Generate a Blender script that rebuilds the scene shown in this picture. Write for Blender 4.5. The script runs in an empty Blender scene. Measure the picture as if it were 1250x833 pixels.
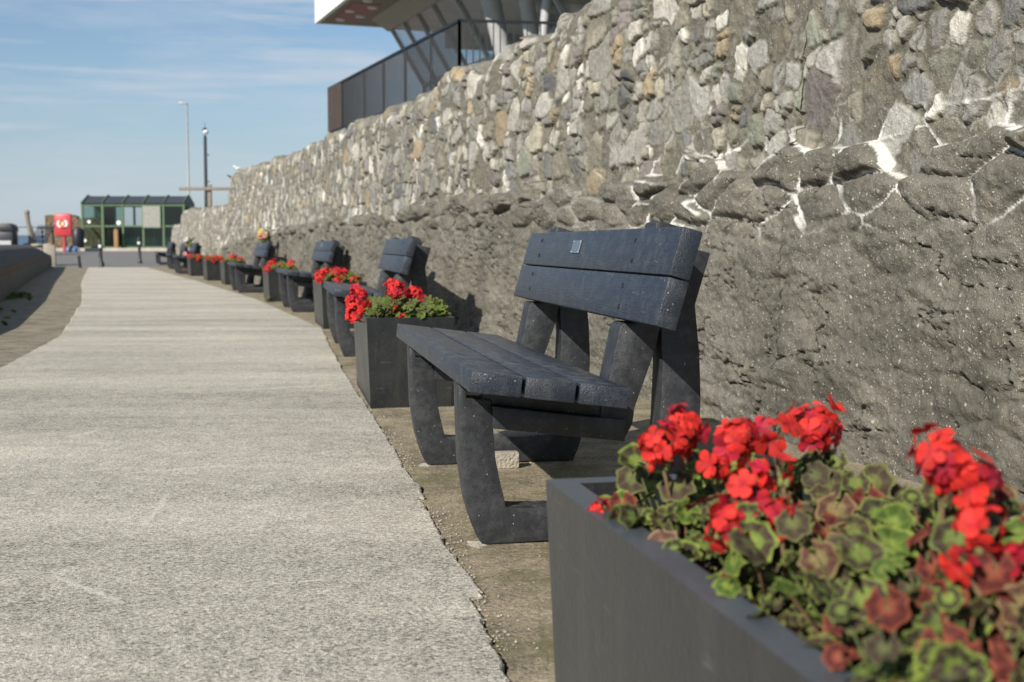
import bpy, bmesh, math, random
import numpy as np
from mathutils import Vector, Matrix, Euler

random.seed(7)
RNG = np.random.default_rng(11)
scene = bpy.context.scene
COL = scene.collection
R = math.radians

# ------------------------------------------------------------------ helpers
def tag(o, label=None, cat=None, group=None, kind=None):
    if label: o['label'] = label
    if cat: o['category'] = cat
    if group: o['group'] = group
    if kind: o['kind'] = kind
    return o

def empty(name, loc, rz=0.0):
    o = bpy.data.objects.new(name, None)
    o.empty_display_size = 0.1
    COL.objects.link(o)
    o.location = loc
    o.rotation_euler = (0, 0, rz)
    return o

class MB:
    """collects shapes for ONE mesh object"""
    def __init__(self):
        self.v = []; self.f = []; self.mi = []; self.cols = None
    def add(self, verts, faces, mi=0):
        b = len(self.v)
        self.v.extend([tuple(p) for p in verts])
        self.f.extend([tuple(i + b for i in q) for q in faces])
        self.mi.extend([mi] * len(faces))
    def box(self, c, s, rot=None, mi=0, bev=0.0):
        bm = bmesh.new()
        bmesh.ops.create_cube(bm, size=1.0)
        bmesh.ops.scale(bm, vec=s, verts=bm.verts)
        if bev > 0:
            bmesh.ops.bevel(bm, geom=list(bm.edges), offset=bev, segments=2, profile=0.5, affect='EDGES')
        m = Matrix.Translation(c) @ (rot.to_4x4() if rot else Matrix.Identity(4))
        bmesh.ops.transform(bm, matrix=m, verts=bm.verts)
        self.frombm(bm, mi)
    def frombm(self, bm, mi=0):
        bm.verts.ensure_lookup_table(); bm.verts.index_update()
        self.add([v.co[:] for v in bm.verts], [[v.index for v in f.verts] for f in bm.faces], mi)
        bm.free()
    def bar(self, a, b, w, h, mi=0, bev=0.0, up=(0, 0, 1)):
        a = Vector(a); b = Vector(b); d = b - a
        z = d.normalized(); upv = Vector(up)
        if abs(z.dot(upv)) > 0.99: upv = Vector((0, 1, 0))
        x = upv.cross(z).normalized(); y = z.cross(x)
        rot = Matrix((x, y, z)).transposed()
        self.box((a + b) / 2, (w, h, d.length), rot, mi, bev)
    def prism(self, poly, y0, y1, mi=0, bev=0.0):
        """poly in (x,z), extruded along y"""
        bm = bmesh.new()
        vs = [bm.verts.new((p[0], y0, p[1])) for p in poly]
        f = bm.faces.new(vs)
        r = bmesh.ops.extrude_face_region(bm, geom=[f])
        bmesh.ops.translate(bm, vec=(0, y1 - y0, 0), verts=[g for g in r['geom'] if isinstance(g, bmesh.types.BMVert)])
        bmesh.ops.recalc_face_normals(bm, faces=bm.faces)
        if bev > 0:
            ed = [e for e in bm.edges if len(e.link_faces) == 2 and e.calc_face_angle(0) > 0.5]
            bmesh.ops.bevel(bm, geom=ed, offset=bev, segments=2, profile=0.5, affect='EDGES')
        self.frombm(bm, mi)
    def tube(self, pts, r, n=8, mi=0, cap=True):
        pts = [Vector(p) for p in pts]
        rs = r if isinstance(r, (list, tuple)) else [r] * len(pts)
        rings = []; base = len(self.v); vs = []; fs = []
        prev = None
        for i, p in enumerate(pts):
            t = (pts[min(i + 1, len(pts) - 1)] - pts[max(i - 1, 0)]).normalized()
            if prev is None:
                a = Vector((1, 0, 0)) if abs(t.x) < 0.8 else Vector((0, 1, 0))
                x = t.cross(a).normalized()
            else:
                x = (prev - t * prev.dot(t)).normalized()
            prev = x; y = t.cross(x)
            for k in range(n):
                an = 2 * math.pi * k / n
                vs.append(p + (x * math.cos(an) + y * math.sin(an)) * rs[i])
        for i in range(len(pts) - 1):
            for k in range(n):
                fs.append((i * n + k, i * n + (k + 1) % n, (i + 1) * n + (k + 1) % n, (i + 1) * n + k))
        if cap:
            fs.append(tuple(range(n - 1, -1, -1)))
            fs.append(tuple((len(pts) - 1) * n + k for k in range(n)))
        self.add(vs, fs, mi)
    def lathe(self, prof, n=20, c=(0, 0, 0), mi=0):
        vs = []; fs = []
        for (r, z) in prof:
            for k in range(n):
                a = 2 * math.pi * k / n
                vs.append((c[0] + r * math.cos(a), c[1] + r * math.sin(a), c[2] + z))
        for i in range(len(prof) - 1):
            for k in range(n):
                fs.append((i * n + k, i * n + (k + 1) % n, (i + 1) * n + (k + 1) % n, (i + 1) * n + k))
        fs.append(tuple(range(n - 1, -1, -1)))
        fs.append(tuple((len(prof) - 1) * n + k for k in range(n)))
        self.add(vs, fs, mi)
    def ball(self, c, r, mi=0, sub=2, sc=(1, 1, 1)):
        bm = bmesh.new()
        bmesh.ops.create_icosphere(bm, subdivisions=sub, radius=r)
        bmesh.ops.scale(bm, vec=sc, verts=bm.verts)
        bmesh.ops.translate(bm, vec=c, verts=bm.verts)
        self.frombm(bm, mi)
    def build(self, name, mats, parent=None, smooth=False, cols=None):
        me = bpy.data.meshes.new(name)
        me.from_pydata(self.v, [], self.f)
        if not isinstance(mats, (list, tuple)): mats = [mats]
        for m in mats: me.materials.append(m)
        if len(mats) > 1:
            me.polygons.foreach_set('material_index', self.mi)
        if smooth is True:
            me.polygons.foreach_set('use_smooth', [True] * len(me.polygons))
        if cols is not None:
            at = me.color_attributes.new('Col', 'FLOAT_COLOR', 'POINT')
            at.data.foreach_set('color', np.asarray(cols, np.float32).ravel())
        me.update()
        if smooth == 'auto':
            me.polygons.foreach_set('use_smooth', [True] * len(me.polygons))
            me.set_sharp_from_angle(angle=R(35))
        o = bpy.data.objects.new(name, me)
        COL.objects.link(o)
        if parent is not None: o.parent = parent
        return o

def copy_tree(o, parent=None):
    c = o.copy(); COL.objects.link(c)
    if parent is not None:
        c.parent = parent
    for ch in list(o.children):
        copy_tree(ch, c)
    return c

# ------------------------------------------------------------------ materials
def nodes(name):
    m = bpy.data.materials.new(name); m.use_nodes = True
    nt = m.node_tree
    b = nt.nodes.get('Principled BSDF')
    return m, nt, b

def N(nt, t, **kw):
    n = nt.nodes.new(t)
    for k, v in kw.items():
        if k in n.inputs.keys() if hasattr(n.inputs, 'keys') else False:
            n.inputs[k].default_value = v
        else:
            setattr(n, k, v)
    return n

def noise(nt, vec, scale, detail=4, rough=0.6):
    n = nt.nodes.new('ShaderNodeTexNoise')
    n.inputs['Scale'].default_value = scale
    n.inputs['Detail'].default_value = detail
    n.inputs['Roughness'].default_value = rough
    if vec is not None: nt.links.new(vec, n.inputs['Vector'])
    return n.outputs['Fac']

def mapr(nt, val, a, b, c, d):
    n = nt.nodes.new('ShaderNodeMapRange')
    nt.links.new(val, n.inputs[0])
    for i, x in enumerate((a, b, c, d)): n.inputs[i + 1].default_value = x
    return n.outputs[0]

def mixc(nt, fac, a, b, mode='MIX'):
    n = nt.nodes.new('ShaderNodeMix'); n.data_type = 'RGBA'; n.blend_type = mode
    for i, x in ((0, fac), (6, a), (7, b)):
        if isinstance(x, (int, float)): n.inputs[i].default_value = x
        elif isinstance(x, tuple): n.inputs[i].default_value = (*x[:3], 1)
        else: nt.links.new(x, n.inputs[i])
    return n.outputs[2]

def math_(nt, op, a, b=None):
    n = nt.nodes.new('ShaderNodeMath'); n.operation = op
    for i, x in enumerate((a, b)):
        if x is None: continue
        if isinstance(x, (int, float)): n.inputs[i].default_value = x
        else: nt.links.new(x, n.inputs[i])
    return n.outputs[0]

def coords(nt, scale=(1, 1, 1), kind='Object', rot=0):
    tc = nt.nodes.new('ShaderNodeTexCoord')
    mp = nt.nodes.new('ShaderNodeMapping')
    mp.inputs['Scale'].default_value = scale
    mp.inputs['Rotation'].default_value = (0, 0, rot)
    nt.links.new(tc.outputs[kind], mp.inputs['Vector'])
    return mp.outputs[0]

def bump(nt, b, h, dist=0.003, strength=1.0):
    n = nt.nodes.new('ShaderNodeBump')
    n.inputs['Distance'].default_value = dist
    n.inputs['Strength'].default_value = strength
    nt.links.new(h, n.inputs['Height'])
    nt.links.new(n.outputs[0], b.inputs['Normal'])

def simple(name, col, rough=0.6, scale=30, var=0.25, bmp=0.0, metal=0.0, spec=0.5, dirt=None):
    m, nt, b = nodes(name)
    v = coords(nt)
    f = noise(nt, v, scale, 5)
    k = mapr(nt, f, 0.3, 0.7, 1 - var, 1 + var)
    c = nt.nodes.new('ShaderNodeVectorMath'); c.operation = 'SCALE'
    c.inputs[0].default_value = col
    nt.links.new(k, c.inputs['Scale'])
    out = c.outputs[0]
    if dirt:
        g = mapr(nt, noise(nt, v, scale * 0.25, 6, 0.7), 0.52, 0.68, 0, 0.8)
        out = mixc(nt, g, out, dirt)
    nt.links.new(out, b.inputs['Base Color'])
    b.inputs['Roughness'].default_value = rough
    b.inputs['Metallic'].default_value = metal
    b.inputs['Specular IOR Level'].default_value = spec
    if bmp > 0:
        bump(nt, b, noise(nt, v, scale * 6, 3), bmp)
    return m

def bench_mat(name, base, rough, grain):
    m, nt, b = nodes(name)
    v = coords(nt)
    vg = coords(nt, (30, 1.5, 30)) if grain else coords(nt, (9, 9, 9))
    g = noise(nt, vg, 6, 6, 0.65)
    fine = noise(nt, v, 260, 3, 0.6)
    k = mapr(nt, g, 0.25, 0.75, 0.7, 1.35)
    c = nt.nodes.new('ShaderNodeVectorMath'); c.operation = 'SCALE'
    c.inputs[0].default_value = base
    nt.links.new(k, c.inputs['Scale'])
    # dusty wear and tiny pale specks in the recycled plastic
    dust = mapr(nt, noise(nt, v, 22, 8, 0.75), 0.46, 0.8, 0, 0.5)
    geo = nt.nodes.new('ShaderNodeNewGeometry'); sepn = nt.nodes.new('ShaderNodeSeparateXYZ')
    nt.links.new(geo.outputs['True Normal'], sepn.inputs[0])
    upw = mapr(nt, sepn.outputs[2], 0.6, 0.95, 0.55, 1.6)          # dust settles on what faces up
    dust = math_(nt, 'MULTIPLY', dust, upw)
    c1 = mixc(nt, dust, c.outputs[0], (0.19, 0.188, 0.175))
    vo = nt.nodes.new('ShaderNodeTexVoronoi'); vo.inputs['Scale'].default_value = 85
    nt.links.new(v, vo.inputs['Vector'])
    sp = mapr(nt, vo.outputs['Distance'], 0.08, 0.17, 1, 0)
    pick = nt.nodes.new('ShaderNodeSeparateColor'); nt.links.new(vo.outputs['Color'], pick.inputs[0])
    sp = math_(nt, 'MULTIPLY', sp, math_(nt, 'GREATER_THAN', pick.outputs[0], 0.88 if grain else 0.86))
    c2 = mixc(nt, sp, c1, (0.35, 0.35, 0.33))
    nt.links.new(c2, b.inputs['Base Color'])
    rr = mapr(nt, g, 0.2, 0.8, rough - 0.08, rough + 0.12)
    nt.links.new(rr, b.inputs['Roughness'])
    h = math_(nt, 'ADD', math_(nt, 'MULTIPLY', g, 0.8), math_(nt, 'MULTIPLY', fine, 0.5))
    bump(nt, b, h, 0.0022 if grain else 0.0018)
    return m

M = {}
M['bench_plank'] = bench_mat('bench_plank', (0.019, 0.025, 0.036), 0.36, True)
M['bench_frame'] = bench_mat('bench_frame', (0.020, 0.022, 0.026), 0.50, False)
M['plaque'] = simple('plaque', (0.32, 0.34, 0.36), 0.35, 60, 0.15, metal=0.9)
M['bolt'] = simple('bolt', (0.008, 0.009, 0.01), 0.5)

def planter_mat():
    m, nt, b = nodes('planter')
    v = coords(nt)
    f1 = noise(nt, v, 4, 8, 0.7); f2 = noise(nt, v, 90, 4)
    st = noise(nt, coords(nt, (5, 5, 1.0)), 2.2, 7, 0.7)
    c = mixc(nt, mapr(nt, f1, 0.35, 0.65, 0, 1), (0.012, 0.014, 0.016), (0.026, 0.027, 0.027))
    c = mixc(nt, mapr(nt, st, 0.52, 0.75, 0, 0.28), c, (0.085, 0.082, 0.07))
    c = mixc(nt, mapr(nt, f2, 0.6, 0.75, 0, 0.25), c, (0.12, 0.12, 0.11))
    dr = noise(nt, coords(nt, (26, 26, 1.1)), 1.6, 6, 0.75)
    c = mixc(nt, math_(nt, 'MULTIPLY', mapr(nt, dr, 0.60, 0.70, 0, 0.32), mapr(nt, f1, .35, .6, 0, 1)), c, (0.10, 0.097, 0.085))     # run-off streaks
    c = mixc(nt, mapr(nt, dr, 0.30, 0.40, 0.55, 0), c, (0.010, 0.011, 0.012))
    scn = noise(nt, coords(nt, (2, 2, 30), rot=.4), 3.0, 3, 0.5)
    c = mixc(nt, mapr(nt, scn, 0.70, 0.74, 0, 0.3), c, (0.16, 0.16, 0.15))
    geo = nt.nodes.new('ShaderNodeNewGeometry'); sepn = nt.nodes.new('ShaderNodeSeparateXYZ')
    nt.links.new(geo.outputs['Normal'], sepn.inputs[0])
    c = mixc(nt, math_(nt, 'MULTIPLY', mapr(nt, sepn.outputs[2], 0.4, 0.95, 0, 0.85), mapr(nt, f1, .3, .7, .6, 1)), c, (0.075, 0.088, 0.102))   # sky reflection painted into the colour of upward faces
    nt.links.new(c, b.inputs['Base Color'])
    nt.links.new(mapr(nt, f1, 0.3, 0.7, 0.30, 0.42), b.inputs['Roughness'])
    bump(nt, b, math_(nt, 'ADD', f2, math_(nt, 'MULTIPLY', f1, 0.6)), 0.0015)
    return m
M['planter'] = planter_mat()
M['soil'] = simple('soil', (0.02, 0.015, 0.01), 0.95, 40, 0.5, 0.01)

SCRAPES = [(-1.11, 3.043, -.845, 2.772, .013), (-1.021, 3.488, -1.10, 4.10, .012), (-1.83, 5.247, -1.749, 5.48, .016), (-.616, 2.926, -.398, 2.998, .010), (-1.37, 4.387, -.962, 4.601, .014), (-1.6, 6.9, -.9, 7.3, .02)]
def concrete_mat():
    m, nt, b = nodes('path_concrete')
    v = coords(nt)
    vs = coords(nt, (1.0, 5.0, 1.0), rot=R(-12))
    big = noise(nt, coords(nt, (0.35, 1.0, 1), rot=R(-12)), 1.6, 5, 0.6)
    broom = noise(nt, vs, 22, 4, 0.6)
    grain = noise(nt, v, 120, 3, 0.8)
    grit = noise(nt, v, 420, 2, 0.6)
    mid = noise(nt, v, 10, 6, 0.7)
    k = math_(nt, 'ADD', mapr(nt, big, 0.3, 0.7, -0.17, 0.17), mapr(nt, broom, 0.3, 0.7, -0.03, 0.03))
    k = math_(nt, 'ADD', k, mapr(nt, mid, 0.3, 0.7, -0.16, 0.16))
    k = math_(nt, 'ADD', k, mapr(nt, grain, 0.35, 0.65, -0.5, 0.42))
    k = math_(nt, 'ADD', k, mapr(nt, grit, 0.3, 0.7, -0.22, 0.22))
    band = noise(nt, coords(nt, (0.10, 0.9, 1), rot=R(-14)), 1.3, 2, 0.5)
    k = math_(nt, 'ADD', k, mapr(nt, band, 0.33, 0.67, -0.13, 0.13))
    vq = nt.nodes.new('ShaderNodeTexVoronoi'); vq.inputs['Scale'].default_value = 125
    nt.links.new(v, vq.inputs['Vector'])
    pq = nt.nodes.new('ShaderNodeSeparateColor'); nt.links.new(vq.outputs['Color'], pq.inputs[0])
    k = math_(nt, 'ADD', k, mapr(nt, pq.outputs[0], 0, 1, -0.24, 0.24))
    k = math_(nt, 'ADD', k, 1.0)
    c = nt.nodes.new('ShaderNodeVectorMath'); c.operation = 'SCALE'
    c.inputs[0].default_value = (0.475, 0.442, 0.362)
    nt.links.new(k, c.inputs['Scale'])
    # pale scuffs and rusty stains
    sc = mapr(nt, noise(nt, coords(nt, (1.3, 9, 1), rot=R(-20)), 1.1, 6, 0.7), 0.62, 0.70, 0, 0.5)
    c1 = mixc(nt, sc, c.outputs[0], (0.58, 0.56, 0.50))
    rs = mapr(nt, noise(nt, v, 0.9, 5, 0.7), 0.62, 0.75, 0, 0.35)
    c1 = mixc(nt, rs, c1, (0.34, 0.27, 0.19))
    # a few pale scrape marks
    for (ax_, ay_, bx_, by_, ww) in SCRAPES:
        mp = nt.nodes.new('ShaderNodeMapping'); mp.vector_type = 'TEXTURE'
        L_ = math.hypot(bx_ - ax_, by_ - ay_)
        mp.inputs['Location'].default_value = ((ax_ + bx_) / 2, (ay_ + by_) / 2, 0)
        mp.inputs['Rotation'].default_value = (0, 0, math.atan2(by_ - ay_, bx_ - ax_))
        nt.links.new(v, mp.inputs['Vector'])
        sx = nt.nodes.new('ShaderNodeSeparateXYZ'); nt.links.new(mp.outputs[0], sx.inputs[0])
        mk = math_(nt, 'MULTIPLY', mapr(nt, math_(nt, 'ABSOLUTE', math_(nt, 'ADD', sx.outputs[1], math_(nt, 'MULTIPLY', math_(nt, 'SUBTRACT', mid, .5), .05))), ww * .3, ww, 1, 0), mapr(nt, math_(nt, 'ABSOLUTE', sx.outputs[0]), L_ * .3, L_ * .5, 1, 0))
        mk = math_(nt, 'MULTIPLY', mk, mapr(nt, grain, .38, .55, .3, .95))
        c1 = mixc(nt, mk, c1, (0.66, 0.63, 0.55))
    nt.links.new(c1, b.inputs['Base Color'])
    b.inputs['Roughness'].default_value = 0.9
    h = math_(nt, 'ADD', math_(nt, 'MULTIPLY', grain, 1.2), math_(nt, 'MULTIPLY', broom, 0.15))
    h = math_(nt, 'ADD', h, math_(nt, 'MULTIPLY', grit, 0.5))
    bump(nt, b, h, 0.005)
    return m
M['concrete'] = concrete_mat()

def strip_mat(name, base, moss):
    m, nt, b = nodes(name)
    v = coords(nt)
    f1 = noise(nt, v, 3.4, 9, 0.72); f2 = noise(nt, v, 110, 4, 0.75); f3 = noise(nt, v, 7, 8, 0.75)
    k = math_(nt, 'ADD', mapr(nt, f1, 0.32, 0.68, 0.42, 1.42), mapr(nt, f2, 0.35, 0.65, -0.5, 0.5))
    c = nt.nodes.new('ShaderNodeVectorMath'); c.operation = 'SCALE'
    c.inputs[0].default_value = base
    nt.links.new(k, c.inputs['Scale'])
    c1 = mixc(nt, mapr(nt, f3, 0.53, 0.64, 0, 0.65), c.outputs[0], (0.36, 0.30, 0.21))
    c1 = mixc(nt, mapr(nt, noise(nt, v, 3.1, 7, 0.75), 0.50, 0.62, 0, 0.8), c1, moss)
    vo = nt.nodes.new('ShaderNodeTexVoronoi'); vo.inputs['Scale'].default_value = 55
    nt.links.new(v, vo.inputs['Vector'])
    pick = nt.nodes.new('ShaderNodeSeparateColor'); nt.links.new(vo.outputs['Color'], pick.inputs[0])
    sp = math_(nt, 'MULTIPLY', mapr(nt, vo.outputs['Distance'], 0.15, 0.35, 1, 0), math_(nt, 'GREATER_THAN', pick.outputs[0], 0.74))
    c1 = mixc(nt, math_(nt, 'MULTIPLY', sp, 0.7), c1, (0.42, 0.38, 0.3))
    nt.links.new(c1, b.inputs['Base Color'])
    b.inputs['Roughness'].default_value = 0.92
    bump(nt, b, math_(nt, 'ADD', f2, f3), 0.008)
    return m
M['strip'] = strip_mat('verge_strip', (0.28, 0.232, 0.152), (0.135, 0.125, 0.05))
M['apron'] = strip_mat('apron_strip', (0.25, 0.215, 0.155), (0.12, 0.12, 0.055))
M['asphalt'] = simple('asphalt', (0.16, 0.155, 0.15), 0.9, 20, 0.2, 0.004, dirt=(0.2, 0.19, 0.17))
M['kerbstone'] = simple('kerbstone', (0.42, 0.38, 0.32), 0.9, 3, 0.15)
M['ground'] = simple('ground', (0.17, 0.155, 0.12), 0.95, 3, 0.25, 0.01)
M['grass_bank'] = simple('grass_bank', (0.06, 0.08, 0.03), 0.95, 6, 0.4, 0.02)

def wall_mat():
    m, nt, b = nodes('rubble_stone')
    at = nt.nodes.new('ShaderNodeVertexColor'); at.layer_name = 'Col'
    v = coords(nt)
    f1 = noise(nt, v, 28, 6, 0.7); f2 = noise(nt, v, 170, 3, 0.65); f3 = noise(nt, v, 5, 5, 0.6)
    k = math_(nt, 'ADD', mapr(nt, f1, 0.3, 0.7, 0.78, 1.22), mapr(nt, f2, 0.3, 0.7, -0.26, 0.26))
    k = math_(nt, 'ADD', k, mapr(nt, f3, 0.3, 0.7, -0.14, 0.14))
    c = nt.nodes.new('ShaderNodeVectorMath'); c.operation = 'SCALE'
    nt.links.new(at.outputs['Color'], c.inputs[0]); nt.links.new(k, c.inputs['Scale'])
    # pale shell and pebble specks where the joints are smeared with cement (alpha)
    vo = nt.nodes.new('ShaderNodeTexVoronoi'); vo.inputs['Scale'].default_value = 78
    vd = nt.nodes.new('ShaderNodeVectorMath'); vd.operation = 'ADD'
    nn = nt.nodes.new('ShaderNodeTexNoise'); nn.inputs['Scale'].default_value = 90
    nt.links.new(v, nn.inputs['Vector'])
    sc2 = nt.nodes.new('ShaderNodeVectorMath'); sc2.operation = 'SCALE'; sc2.inputs['Scale'].default_value = 0.012
    nt.links.new(nn.outputs['Color'], sc2.inputs[0])
    nt.links.new(v, vd.inputs[0]); nt.links.new(sc2.outputs[0], vd.inputs[1])
    nt.links.new(vd.outputs[0], vo.inputs['Vector'])
    pick = nt.nodes.new('ShaderNodeSeparateColor'); nt.links.new(vo.outputs['Color'], pick.inputs[0])
    dens = mapr(nt, noise(nt, v, 3.2, 5, 0.7), 0.38, 0.57, 0.86, 0.16)
    sp = math_(nt, 'MULTIPLY', mapr(nt, vo.outputs['Distance'], 0.20, 0.34, 1, 0), math_(nt, 'GREATER_THAN', pick.outputs[0], dens))
    sp = math_(nt, 'MULTIPLY', sp, at.outputs['Alpha'])
    vo2 = nt.nodes.new('ShaderNodeTexVoronoi'); vo2.inputs['Scale'].default_value = 27
    nt.links.new(vd.outputs[0], vo2.inputs['Vector'])
    pick2 = nt.nodes.new('ShaderNodeSeparateColor'); nt.links.new(vo2.outputs['Color'], pick2.inputs[0])
    sp2 = math_(nt, 'MULTIPLY', mapr(nt, vo2.outputs['Distance'], 0.12, 0.26, 1, 0), math_(nt, 'GREATER_THAN', pick2.outputs[0], mapr(nt, noise(nt, v, 2.1, 4, .7), .4, .62, .97, .70)))
    sp = math_(nt, 'MAXIMUM', sp, math_(nt, 'MULTIPLY', sp2, at.outputs['Alpha']))
    tone = mixc(nt, pick.outputs[1], (0.62, 0.59, 0.52), (0.30, 0.26, 0.19))
    c1 = mixc(nt, math_(nt, 'MULTIPLY', sp, 0.9), c.outputs[0], tone)
    nt.links.new(c1, b.inputs['Base Color'])
    b.inputs['Roughness'].default_value = 0.93
    b.inputs['Specular IOR Level'].default_value = 0.3
    h = math_(nt, 'ADD', math_(nt, 'MULTIPLY', f1, 1.3), math_(nt, 'MULTIPLY', f2, 0.45))
    h = math_(nt, 'ADD', h, math_(nt, 'MULTIPLY', sp, 0.35))
    bump(nt, b, h, 0.014)
    return m
M['stone'] = wall_mat()

def veg_mat(name, rough=0.55, trans=0.25):
    m, nt, b = nodes(name)
    at = nt.nodes.new('ShaderNodeVertexColor'); at.layer_name = 'Col'
    f = noise(nt, coords(nt), 120, 4, 0.7)
    c = nt.nodes.new('ShaderNodeVectorMath'); c.operation = 'SCALE'
    nt.links.new(at.outputs['Color'], c.inputs[0])
    nt.links.new(mapr(nt, f, 0.3, 0.7, 0.7, 1.3), c.inputs['Scale'])
    nt.links.new(c.outputs[0], b.inputs['Base Color'])
    b.inputs['Roughness'].default_value = rough
    b.inputs['Specular IOR Level'].default_value = 0.25
    tr = nt.nodes.new('ShaderNodeBsdfTranslucent'); nt.links.new(c.outputs[0], tr.inputs['Color'])
    mx = nt.nodes.new('ShaderNodeMixShader'); mx.inputs[0].default_value = trans
    out = nt.nodes['Material Output']
    nt.links.new(b.outputs[0], mx.inputs[1]); nt.links.new(tr.outputs[0], mx.inputs[2])
    nt.links.new(mx.outputs[0], out.inputs['Surface'])
    return m
M['leaf'] = veg_mat('leaf', 0.78, 0.22)
M['petal'] = veg_mat('petal', 0.65, 0.22)

M['left_wall'] = simple('left_wall_asphalt', (0.085, 0.085, 0.082), 0.9, 25, 0.3, 0.006)
M['left_band'] = simple('left_wall_band', (0.13, 0.085, 0.055), 0.9, 15, 0.3, 0.006)
M['left_plinth'] = simple('left_wall_plinth', (0.12, 0.118, 0.105), 0.9, 12, 0.35, 0.008, dirt=(0.06, 0.07, 0.04))
M['pale_stone'] = simple('pale_stone', (0.36, 0.32, 0.26), 0.9, 18, 0.3, 0.01)
M['black_metal'] = simple('black_metal', (0.016, 0.018, 0.022), 0.45, 40, 0.3)
M['rail_metal'] = simple('rail_metal', (0.009, 0.011, 0.015), 0.5, 40, 0.3)
M['brown_metal'] = simple('brown_metal', (0.06, 0.043, 0.034), 0.7, 20, 0.4)
M['white_paint'] = simple('white_paint', (0.78, 0.78, 0.76), 0.5, 6, 0.05)
M['cream_paint'] = simple('cream_paint', (0.42, 0.40, 0.35), 0.6, 3, 0.08)
M['grey_paint'] = simple('grey_paint', (0.42, 0.42, 0.42), 0.5, 6, 0.08)
M['soffit'] = simple('soffit', (0.30, 0.25, 0.20), 0.7, 4, 0.1)
M['ceiling_panel'] = simple('ceiling_panel', (0.40, 0.37, 0.31), 0.7, 1.3, 0.35)
M['dark_ceiling'] = simple('dark_ceiling', (0.12, 0.115, 0.105), 0.7, 3, 0.2)
M['red_lamp'] = simple('red_lamp', (0.36, 0.12, 0.09), 0.5, 8, 0.1)
M['green_paint'] = simple('green_paint', (0.085, 0.14, 0.072), 0.5, 10, 0.15)
M['shelter_roof'] = simple('shelter_roof', (0.045, 0.05, 0.06), 0.5, 10, 0.15)
M['dark_green'] = simple('dark_green_panel', (0.022, 0.075, 0.068), 0.8, 8, 0.3)
M['notice'] = simple('notice', (0.27, 0.27, 0.235), 0.6, 12, 0.2)
M['red_plastic'] = simple('red_plastic', (0.50, 0.045, 0.055), 0.45, 8, 0.1)
M['yellow_paint'] = simple('yellow_paint', (0.70, 0.58, 0.22), 0.5, 8, 0.1)
M['blue_paint'] = simple('blue_paint', (0.10, 0.16, 0.26), 0.5, 8, 0.2)
M['brown_wood'] = simple('brown_wood', (0.30, 0.17, 0.075), 0.8, 20, 0.25)
M['grey_wood'] = simple('grey_wood', (0.22, 0.19, 0.15), 0.85, 20, 0.3)
M['galv'] = simple('galvanised', (0.33, 0.34, 0.34), 0.5, 20, 0.15, metal=0.3)
M['dark_pole'] = simple('dark_pole', (0.035, 0.042, 0.055), 0.5, 20, 0.2)
M['bird_white'] = simple('bird_white', (0.75, 0.75, 0.74), 0.8)
M['bird_dark'] = simple('bird_dark', (0.07, 0.08, 0.10), 0.8)
M['brick_brown'] = simple('brown_rubble', (0.20, 0.145, 0.09), 0.95, 9, 0.5, 0.03, dirt=(0.10, 0.085, 0.06))
M['mortar_pale'] = simple('mortar_pale', (0.42, 0.38, 0.31), 0.95, 60, 0.25, 0.004)

def glass_mat(name, tint, refl):
    m, nt, b = nodes(name)
    nt.nodes.remove(b)
    tr = nt.nodes.new('ShaderNodeBsdfTransparent'); tr.inputs[0].default_value = (*tint, 1)
    gl = nt.nodes.new('ShaderNodeBsdfGlossy'); gl.inputs['Roughness'].default_value = 0.2
    fr = nt.nodes.new('ShaderNodeFresnel'); fr.inputs[0].default_value = 1.5
    v = mapr(nt, noise(nt, coords(nt), 2, 3), 0.3, 0.7, refl * 0.8, refl * 1.2)
    f = math_(nt, 'MINIMUM', math_(nt, 'ADD', fr.outputs[0], v), 0.3)
    mx = nt.nodes.new('ShaderNodeMixShader')
    nt.links.new(f, mx.inputs[0]); nt.links.new(tr.outputs[0], mx.inputs[1]); nt.links.new(gl.outputs[0], mx.inputs[2])
    nt.links.new(mx.outputs[0], nt.nodes['Material Output'].inputs['Surface'])
    return m
M['glass'] = glass_mat('window_glass', (0.86, 0.89, 0.89), 0.02)
M['glass_green'] = glass_mat('shelter_glass', (0.55, 0.68, 0.64), 0.01)

def sea_mat():
    m, nt, b = nodes('sea_water')
    b.inputs['Base Color'].default_value = (0.04, 0.10, 0.16, 1)
    b.inputs['Roughness'].default_value = 0.3
    bump(nt, b, noise(nt, coords(nt, (0.4, 1, 1)), 0.8, 5), 0.25)
    return m
M['sea'] = sea_mat()

# ------------------------------------------------------------------ layout curves (metres; camera at x=0, y=0, looking along +y)
row_pts = np.array([(-.076, 3.363), (-.311, 4.601), (-1.17, 9.03), (-1.424, 10.465), (-1.80, 12.2), (-2.571, 15.157), (-2.932, 16.43),
                    (-3.415, 17.98), (-4.49, 21.17), (-4.978, 22.9), (-5.766, 25.716), (-6.806, 28.516), (-8.2, 33.0), (-9.08, 35.2),
                    (-11.1, 42.04), (-13.27, 48.5)])
PC = np.polyfit(row_pts[:, 1], row_pts[:, 0], 3)
PD = np.polyder(PC)
Y0R = 3.4
def row_x(y):
    y = np.asarray(y, float)
    s0 = -0.185
    inside = np.polyval(PC, y)
    x0 = np.polyval(PC, 5.0)
    x1 = np.polyval(PC, 46.0); s1 = np.polyval(PD, 46.0)
    return np.where(y < 5.0, x0 + s0 * (y - 5.0), np.where(y > 46.0, x1 + s1 * (y - 46.0), inside))
def row_slope(y):
    y = np.asarray(y, float)
    return np.where(y < 5.0, -0.185, np.polyval(PD, np.minimum(y, 46.0)))
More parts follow.
